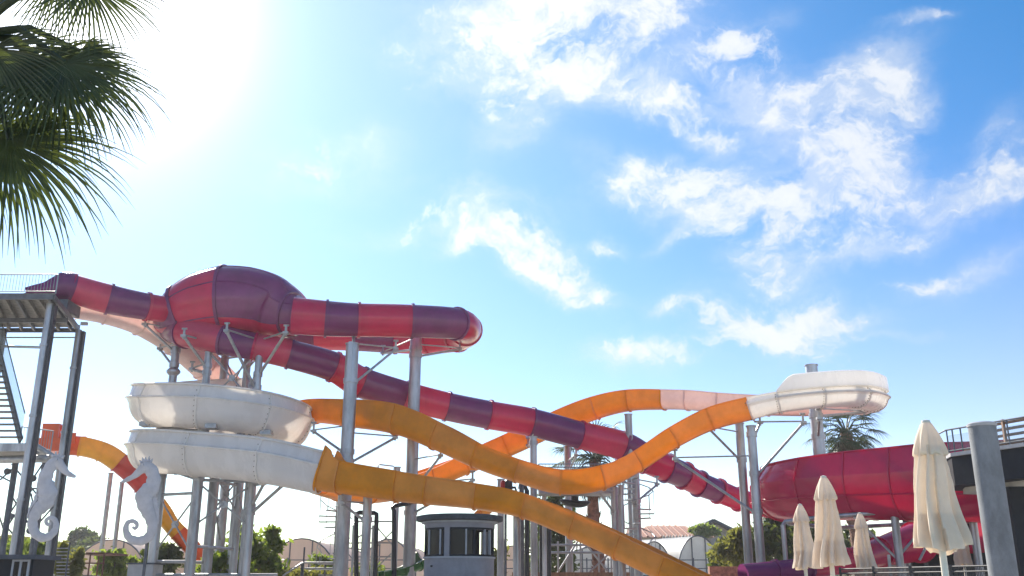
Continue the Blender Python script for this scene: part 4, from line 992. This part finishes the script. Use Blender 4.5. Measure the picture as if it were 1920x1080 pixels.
# far trees on the hill to the left
for i, (px, py, d, rx, rz, m, lab) in enumerate([(156, 1008, 120, 22, 16, 'leaf_dark', 'round far tree rising above the left hill'), (185, 1022, 118, 34, 12, 'leaf_dark', 'wide low far tree below the hilltop one'),
    (135, 1045, 112, 40, 18, 'leaf_dark', 'dark far tree in front of the grey sheet roof'), (100, 1026, 118, 30, 10, 'leaf_dark', 'far tree left of the grey sheet roof'), (1322, 995, 100, 22, 8, 'leaf', 'green shrub in front of the far gabled house')]):
    tree('far_tree', lab, px, py, d, rx, rz, 1900, .36, m, 60+i, 'far trees behind the park')
# ------------------------------------------------------------------ far ground rises
def hill(name, m, pts, d0, d1, seed):
    rg = random.Random(seed); b = MB(); rows = []
    for j in range(8):
        f = j/7; d = d0+(d1-d0)*f; row = []
        for i, (px, py) in enumerate(pts):
            p = P(px, py, d1); h = max(.0, p.z)*math.sin(f*math.pi/2)*(1+rg.uniform(-.05, .05)); row.append((p.x*(d/d1), d, h-.05))
        rows.append(row)
    for j in range(5):
        d = d1+25*(j+1); rows.append([(P(px, py, d1).x*(d/d1), d, max(0, P(px, py, d1).z)*(1-(j+1)/5)-.05) for px, py in pts])
    b.skin(rows, closed=False, cap=False); return struct(b.build(name, m, None, 180))
hill('wooded_hill', 'hill', [(-400, 1060), (-200, 1045), (-50, 1040), (60, 1036), (130, 1038), (210, 1046), (300, 1066), (380, 1090)], 100, 135, 1)
hill('dry_hill', 'soil', [(1480, 1085), (1560, 1055), (1640, 1030), (1740, 1000), (1830, 958), (1920, 935), (2050, 915), (2200, 930), (2400, 990), (2600, 1085)], 62, 100, 2)

# ------------------------------------------------------------------ far buildings
def greenhouse(label, px, py, d, hw, length, yaw, m='film', film_end=True, hb=.45):
    c = P(px, py, d); r = SZ(hw, d); H = c.z; o = thing('greenhouse', label, 'greenhouse', (c.x, d, 0), 'arched plastic greenhouses')
    zb = H*hb; Mx = Matrix.Rotation(yaw, 3, 'Z'); base = V((c.x, d, 0))
    prof = [(-r, 0), (-r, zb)]+[(-r*math.cos(math.pi*k/16), zb+(H-zb)*math.sin(math.pi*k/16)) for k in range(1, 16)]+[(r, zb), (r, 0)]
    def pt(x, y, z): return base+Mx @ V((x, y, z))
    MB().skin([[pt(x, y, z) for x, z in prof] for y in (0, length*.33, length*.66, length)], closed=False, cap=False).build('roof_film', m, o, 50)
    b = MB(); b.f.append(tuple(b.ring([pt(x, .02, z) for x, z in prof]))); b.build('end_film', m, o)
    for y in (-.03, length*.33, length*.66, length):
        MB().pipe([pt(x*1.004, y, z*1.003) for x, z in prof], .05, 6).build('hoop', 'dark_steel', o)
    for x in (-r*.33, r*.33): MB().beam(pt(x, -.05, 0), pt(x, -.05, zb+(H-zb)*math.sqrt(1-.11)), .05, 6).build('end_post', 'dark_steel', o)
    for z in (zb*.95,): MB().beam(pt(-r, -.08, z), pt(r, -.08, z), .05, 6).build('end_rail', 'dark_steel', o)
greenhouse('pink-tinged greenhouse behind the handrail left of the thick column', 566, 1010, 72, 62, 30, .0)
greenhouse('pink-tinged greenhouse behind the black pipe arch', 728, 1011, 74, 46, 30, .0)
greenhouse('pink-tinged greenhouse between the two seahorses', 212, 1012, 70, 62, 30, .1)
greenhouse('clear-ended white greenhouse left of the column pair', 1308, 1005, 76, 46, 30, .45, 'film_white')
greenhouse('white greenhouse half hidden by the lowest orange run', 1226, 1016, 76, 36, 30, .45, 'film_white')
greenhouse('low white greenhouse beyond the far end of the orange run', 1110, 1026, 82, 60, 30, .3, 'film_white')
greenhouse('greenhouse seen past the black pipes beside the kiosk', 960, 1024, 80, 40, 30, .0)
greenhouse('low greenhouse behind the coil tower posts', 385, 1022, 74, 60, 30, .0)
def house(label, px0, px1, py_eave, py_ridge, d, depth, roofm, wallm, gable=False, zig=False):
    a, c = P(px0, py_eave, d), P(px1, py_eave, d); zr_ = P(px0, py_ridge, d+(0 if gable else depth/2)).z
    o = thing('far_house', label, 'house', ((a.x+c.x)/2, d, 0)); ze = a.z
    MB().box((a.x, d, 0), (c.x, d+depth, ze)).build('wall', wallm, o)
    xm = (a.x+c.x)/2
    if gable:
        for s, x in ((-1, a.x-.6), (1, c.x+.6)): MB().bar((x if s < 0 else xm, d+depth/2-.5, ze if s < 0 else zr_), (xm if s < 0 else x, d+depth/2-.5, zr_ if s < 0 else ze), depth+1.4, .3).build('roof', roofm, o)
        b = MB().skin([[(a.x, y, ze), (c.x, y, ze), (xm, y, zr_-.1)] for y in (d+.02, d+depth)]); b.build('gable', wallm, o)
        MB().lathe((xm, d-.02, ze+(zr_-ze)*.45), [(.0, 0), (.35, .0), (.35, .5), (0, .55)], 10).build('vent', 'dark_steel', o)
    else:
        b = MB().skin([[(x, d-.5, ze-.1), (x, d+depth/2, zr_), (x, d+depth+.5, ze-.1)] for x in (a.x-.5, c.x+.5)]); b.build('roof', roofm, o)
        nt_ = max(4, int((c.x-a.x)/.7)); rib = MB()
        for k in range(nt_):
            x = a.x+(c.x-a.x)*k/nt_; rib.beam((x, d-.5, ze-.04), (x, d+depth/2, zr_+.05), .12, 6)
        stuff(rib.build('tile_row', roofm, o))
    if zig:
        b = MB(); n = 14; w = (c.x-a.x)*.62/n
        for k in range(n):
            x = a.x+(c.x-a.x)*.30+k*w
            b.skin([[(x, y, ze-.2), (x+w/2, y, ze+w*.45), (x+w, y, ze-.2), (x+w, y, ze-.5), (x, y, ze-.5)] for y in (d-.9, d-.6)])
        stuff(b.build('zigzag_valance', 'plaster', o))
    for k in range(3):
        x = a.x+(c.x-a.x)*(k+.5)/3; f = MB().box((x-.6, d-.06, ze*.35), (x+.6, d-.003, ze*.62)).build('window', 'dark_steel', o); MB().box((x-.5, d-.09, ze*.37), (x+.5, d-.063, ze*.60)).build('pane', 'dark_glass', f)
house('long far house with a red clay tile roof and zigzag valance', 1200, 1332, 1006, 989, 105, 12, 'tile', 'plaster', zig=True)
house('far grey house with a pointed gable beside the tiled roof', 1296, 1376, 1001, 976, 118, 12, 'slate', 'plaster', gable=True)
house('flat dark block showing above the clay tile roof', 1232, 1290, 992, 986, 125, 10, 'tile', 'plaster')
house('far building with a grey sheet roof on the left hill', 108, 158, 1024, 1009, 122, 10, 'slate', 'plaster')
lw = MB().box((P(1330, 1060, 50).x, 50, 0), (P(1460, 1060, 50).x, 50.4, P(1400, 1062, 50).z)).build('garden_wall', 'tile'); tag(lw, 'low brown wall behind the close pair of columns', 'wall')
lw = MB().box((P(1600, 1060, 44).x, 44, 0), (P(1860, 1060, 44).x, 44.4, P(1700, 1036, 44).z)).build('garden_wall', 'plaster'); tag(lw, 'pale wall in the shade under the magenta bowl', 'wall')
lw = MB().box((P(960, 1060, 43).x, 43, 0), (P(1180, 1060, 43).x, 43.3, P(1060, 1073, 43).z)).build('garden_wall', 'wood'); tag(lw, 'low brown wall under the lowest stretch of orange', 'wall')

# ------------------------------------------------------------------ stairs, pipes and play structures
def spiral(label, px, py0, py1, d, rad, turns, treads, a0, post=True):
    t = P(px, py0, d); zb = max(.1, P(px, py1, d).z); o = thing('spiral_stair', label, 'stair', (t.x, d, 0), 'steel spiral stairs')
    if post: MB().beam((t.x, d, 0), (t.x, d, t.z+.9), .07, 12).build('centre_post', 'steel', o)
    hr = []
    for k in range(treads):
        f = k/(treads-1); a = a0+turns*2*math.pi*f; z_ = zb+(t.z-zb)*f
        e = V((t.x+rad*math.cos(a), d+rad*math.sin(a), z_)); MB().bar((t.x, d, z_), e, .22, .045).build('tread', 'thin_steel', o)
        MB().beam(e, e+V((0, 0, .9)), .012, 5).build('baluster', 'thin_steel', o); hr.append(e+V((0, 0, .9)))
    MB().pipe(hr, .022, 6).build('handrail', 'thin_steel', o)
    return o
spiral('grey spiral stair behind the front column, under the flat orange curve', 634, 930, 1078, 41, .75, 1.6, 16, 2.6)
spiral('grey spiral stair in front of the column below the wave slide', 1188, 898, 1060, 40.0, .78, 1.9, 18, -.9, False)
wk = thing('walkway', 'small steel walkway reaching the spiral stair under the wave slide', 'walkway', (P(1100, 915, 39.4).x, 39.4, 0))
a, c = P(1010, 916, 39.2), P(1168, 916, 39.2)
MB().box((a.x, 38.9, a.z-.22), (c.x, 40.2, a.z)).build('deck', 'thin_steel', wk)
railing(wk, [(a.x, 39, a.z), (c.x, 39, a.z)], .95, 24); railing(wk, [(a.x, 40.1, a.z), (c.x, 40.1, a.z)], .95, 24)
for px in (1020, 1160): p = P(px, 916, 39.6); MB().beam((p.x, 39.6, 0), (p.x, 39.6, a.z-.2), .09, 10).build('post', 'steel', wk)
def pipes(name, label, cat, runs, m, loc, r):
    o = thing(name, label, cat, loc)
    for pts in runs: MB().pipe([P(*p) for p in pts], r, 10).build('pipe', m, o)
    return o
def gp(px, d): x = P(px, 1000, d); return (x.x, d, 0)
pipes('water_pipe', 'black water pipe bent into an arch beside the front column', 'pipe', [[(668, 1100, 37), (668, 968, 37), (669, 963, 37), (674, 961, 37), (702, 962, 37), (706, 964, 37), (706, 970, 37), (703, 1100, 37)]], 'black', gp(688, 37), .085)
pipes('water_pipe', 'black water pipe with a bend behind the thin column', 'pipe', [[(739, 1100, 38), (739, 958, 38), (736, 952, 38), (742, 948, 38), (764, 944, 38), (775, 940, 38.4)]], 'black', gp(739, 38), .09)
for i, (px, lab) in enumerate(((988, 'black upright pipe right of the kiosk, nearest it'), (1016, 'middle black upright pipe beneath the orange run'), (1029, 'black upright pipe furthest from the kiosk'))):
    pipes('water_pipe', lab, 'pipe', [[(px, 1100, 42), (px, 975 if i else 920, 42), (px-3, 968 if i else 914, 42), (px-16, 966 if i else 912, 42)]], 'black', gp(px, 42), .105)
cr = thing('play_frame', 'light steel climbing frame with rods behind the front column', 'play frame', gp(700, 39))
for px in (664, 700, 742): p = P(px, 985, 39); MB().beam((p.x, 39, 0), p, .05, 8).build('post', 'thin_steel', cr)
for py in (978, 1018, 1030, 1044, 1058, 1070): MB().beam(P(664, py, 39), P(742 if py in (978, 1044, 1018) else 700, py, 39), .03, 6).build('rung', 'thin_steel', cr)
for a, c in (((704, 985), (742, 1030)), ((742, 990), (704, 1028)), ((668, 1010), (698, 990)), ((700, 1070), (742, 1030))): MB().beam(P(*a, 39), P(*c, 39), .028, 6).build('tie_rod', 'thin_steel', cr)
cr2 = thing('pipe_barrier', 'pipe barrier with cross braces under the orange run, right of the black pipes', 'barrier', gp(1080, 43.5))
for py in (1022, 1036): MB().beam(P(1012, py, 43.5), P(1145, py, 43.5), .05, 8).build('rail', 'thin_steel', cr2)
for px in (1012, 1046, 1088, 1122, 1145): p = P(px, 1015, 43.5); MB().beam((p.x, 43.5, 0), p, .04, 8).build('post', 'thin_steel', cr2)
for a, c in (((1045, 1075), (1085, 1012)), ((1092, 1012), (1140, 1072)), ((1100, 1078), (1140, 1040))): MB().beam(P(*a, 43.5), P(*c, 43.5), .045, 6).build('brace', 'thin_steel', cr2)
db = thing('tipping_bucket', 'black boat-shaped tipping bucket hanging on an orange stub under the wave slide', 'bucket', P(1078, 945, 40.4))
b = MB(); p = P(1078, 945, 40.4); Lh = SZ(29, 40.4); rings = []
for k in range(13):
    u = -1+2*k/12; rr_ = max(.03, .24*(1-abs(u)**2.6)**.5); rings.append([p+V((u*Lh, rr_*1.4*math.cos(2*math.pi*j/14), -.05*u+rr_*.62*math.sin(2*math.pi*j/14)+.10*u*u)) for j in range(14)])
b.skin(rings).build('shell', 'black', db, 60)
MB().beam(p+V((0, 0, .1)), p+V((0, 0, .42)), .16, 12).build('neck', 'black', db); MB().beam(p+V((0, 0, .42)), p+V((0, 0, .85)), .14, 12).build('stub', 'orange', db)
sp_ = thing('spray_nozzle', 'red and black spray nozzle peeping between the two orange runs', 'nozzle', P(948, 908, 38.5))
p = P(944, 909, 38.5); MB().lathe(p-V((0, 0, .2)), [(.09, -.1), (.12, 0), (.12, .30), (.08, .36), (0, .36)], 12).build('body', 'crimson', sp_); p = P(953, 908, 38.5); MB().lathe(p-V((0, 0, .3)), [(.1, 0), (.17, .08), (.17, .4), (.1, .46), (0, .46)], 12).build('cap', 'black', sp_)
p = P(948, 918, 38.5); MB().beam((p.x, 38.5, 0), p, .05, 8).build('stem', 'dark_steel', sp_); MB().pipe([P(952, 915, 38.5), P(966, 914, 38.5), P(968, 922, 38.5)], .05, 8).build('hose', 'black', sp_)
gs = thing('kiddie_slide', 'small green slide behind the kiosk wall', 'water slide', gp(780, 39))
for sg in frames(run_path([fp(798, 1044, 39.4, 22, .7), fp(782, 1060, 39, 18, .7), fp(755, 1072, 38.6, 15, .7), fp(715, 1078, 38.2, 12, .7)])): flume_section('flume_section', sg, 'green', gs)
os_ = thing('kiddie_slide', 'little orange chute dropping behind the kiosk roof', 'water slide', gp(905, 41))
for sg in frames(run_path([fp(925, 948, 40.8, 12, .7), fp(908, 962, 41, 12, .7), fp(892, 980, 41.2, 12, .7), fp(876, 1004, 41.4, 12, .7)])): flume_section('flume_section', sg, 'orange', os_)
hr = thing('pipe_handrail', 'pale pipe handrail in front of the left greenhouse', 'handrail', gp(590, 41))
for pts in ([(530, 1080, 41), (566, 1056, 41), (572, 1055, 41), (648, 1055, 41)], [(572, 1066, 41), (648, 1066, 41)]): MB().pipe([P(*p) for p in pts], .04, 8).build('rail', 'thin_steel', hr)
for px, py in ((571, 1026), (566, 1056), (640, 1055), (610, 1055)): p = P(px, py, 41); MB().beam((p.x, 41, 0), p, .035, 8).build('post', 'dark_steel', hr)
hr = thing('pipe_handrail', 'pale pipe handrail crossing the foot of the coil tower', 'handrail', gp(390, 37))
for py, x0, x1 in ((1053, 290, 360), (1078, 330, 520)): MB().beam(P(x0, py, 36.9), P(x1, py, 36.9), .06, 8).build('rail', 'grey_light', hr)
for px in (296, 356, 510): p = P(px, 1053 if px < 400 else 1078, 36.9); MB().beam((p.x, 36.9, 0), p, .04, 8).build('post', 'grey_light', hr)
pg = thing('pergola_frame', 'rusty flat-topped pergola frame before the greenhouse between the seahorses', 'pergola', gp(175, 42))
for px, d in ((155, 41), (170, 41), (196, 41), (150, 43), (186, 43)): p = P(px, 1038, d); MB().beam((p.x, d, 0), p, .035, 6).build('post', 'rust', pg)
p0, p1 = P(140, 1038, 40.8), P(198, 1038, 40.8); MB().box((p0.x, 40.8, p0.z-.03), (p1.x, 43.2, p0.z+.05)).build('roof', 'rust', pg); MB().beam(P(155, 1056, 41), P(196, 1056, 41), .03).build('rail', 'rust', pg)
ld = thing('ladder_trellis', 'pale ladder-like trellis beside the yellow-green shrub', 'trellis', gp(118, 38))
for px in (106, 131): p = P(px, 1018, 38); MB().beam((p.x, 38, 0), p, .035, 6).build('upright', 'dark_steel', ld)
for k in range(9): MB().beam(P(106, 1028+k*6.5, 38), P(130, 1028+k*6.5, 38), .018, 6).build('rung', 'grey_light', ld)
mf = thing('mesh_fence', 'tall thin wire fence along the greenhouses', 'fence', gp(640, 62))
for px in range(420, 1340, 40): p = P(px, 1046, 62); MB().beam((p.x, 62, 0), p, .045, 6).build('fence_post', 'dark_steel', mf)
for py in (1050, 1066): MB().beam(P(420, py, 62), P(1335, py, 62), .03, 6).build('wire', 'dark_steel', mf)
# wires and rope on the far left
ca = MB().beam(P(2, 445, 30), P(0, 520, 30), .03, 6)
# rail hoop above the thin column
hp = MB().pipe([P(709, 884, 41.6), P(709, 873, 41.6), P(711, 871, 41.6), P(737, 874, 41.6), P(739, 876, 41.6), P(739, 887, 41.6)], .03, 6)
tag(hp.build('rail_hoop', 'thin_steel'), 'thin steel hoop rail above the lower orange run, left of the thin column', 'rail')

# ------------------------------------------------------------------ thin haze volume added mainly to imitate the lens-flare wash
hm = bpy.data.materials.new('flare_haze_air'); hm.use_nodes = True; T = hm.node_tree; T.nodes.clear()
pv = T.nodes.new('ShaderNodeVolumePrincipled'); pv.inputs['Color'].default_value = (.96, .97, 1, 1); pv.inputs['Density'].default_value = FLARE_HAZE; pv.inputs['Anisotropy'].default_value = .35
ot = T.nodes.new('ShaderNodeOutputMaterial'); T.links.new(pv.outputs[0], ot.inputs['Volume'])
hb = MB().box((-1600, -400, -1.1), (1600, 2600, 19)).build('flare_haze', hm); stuff(hb)
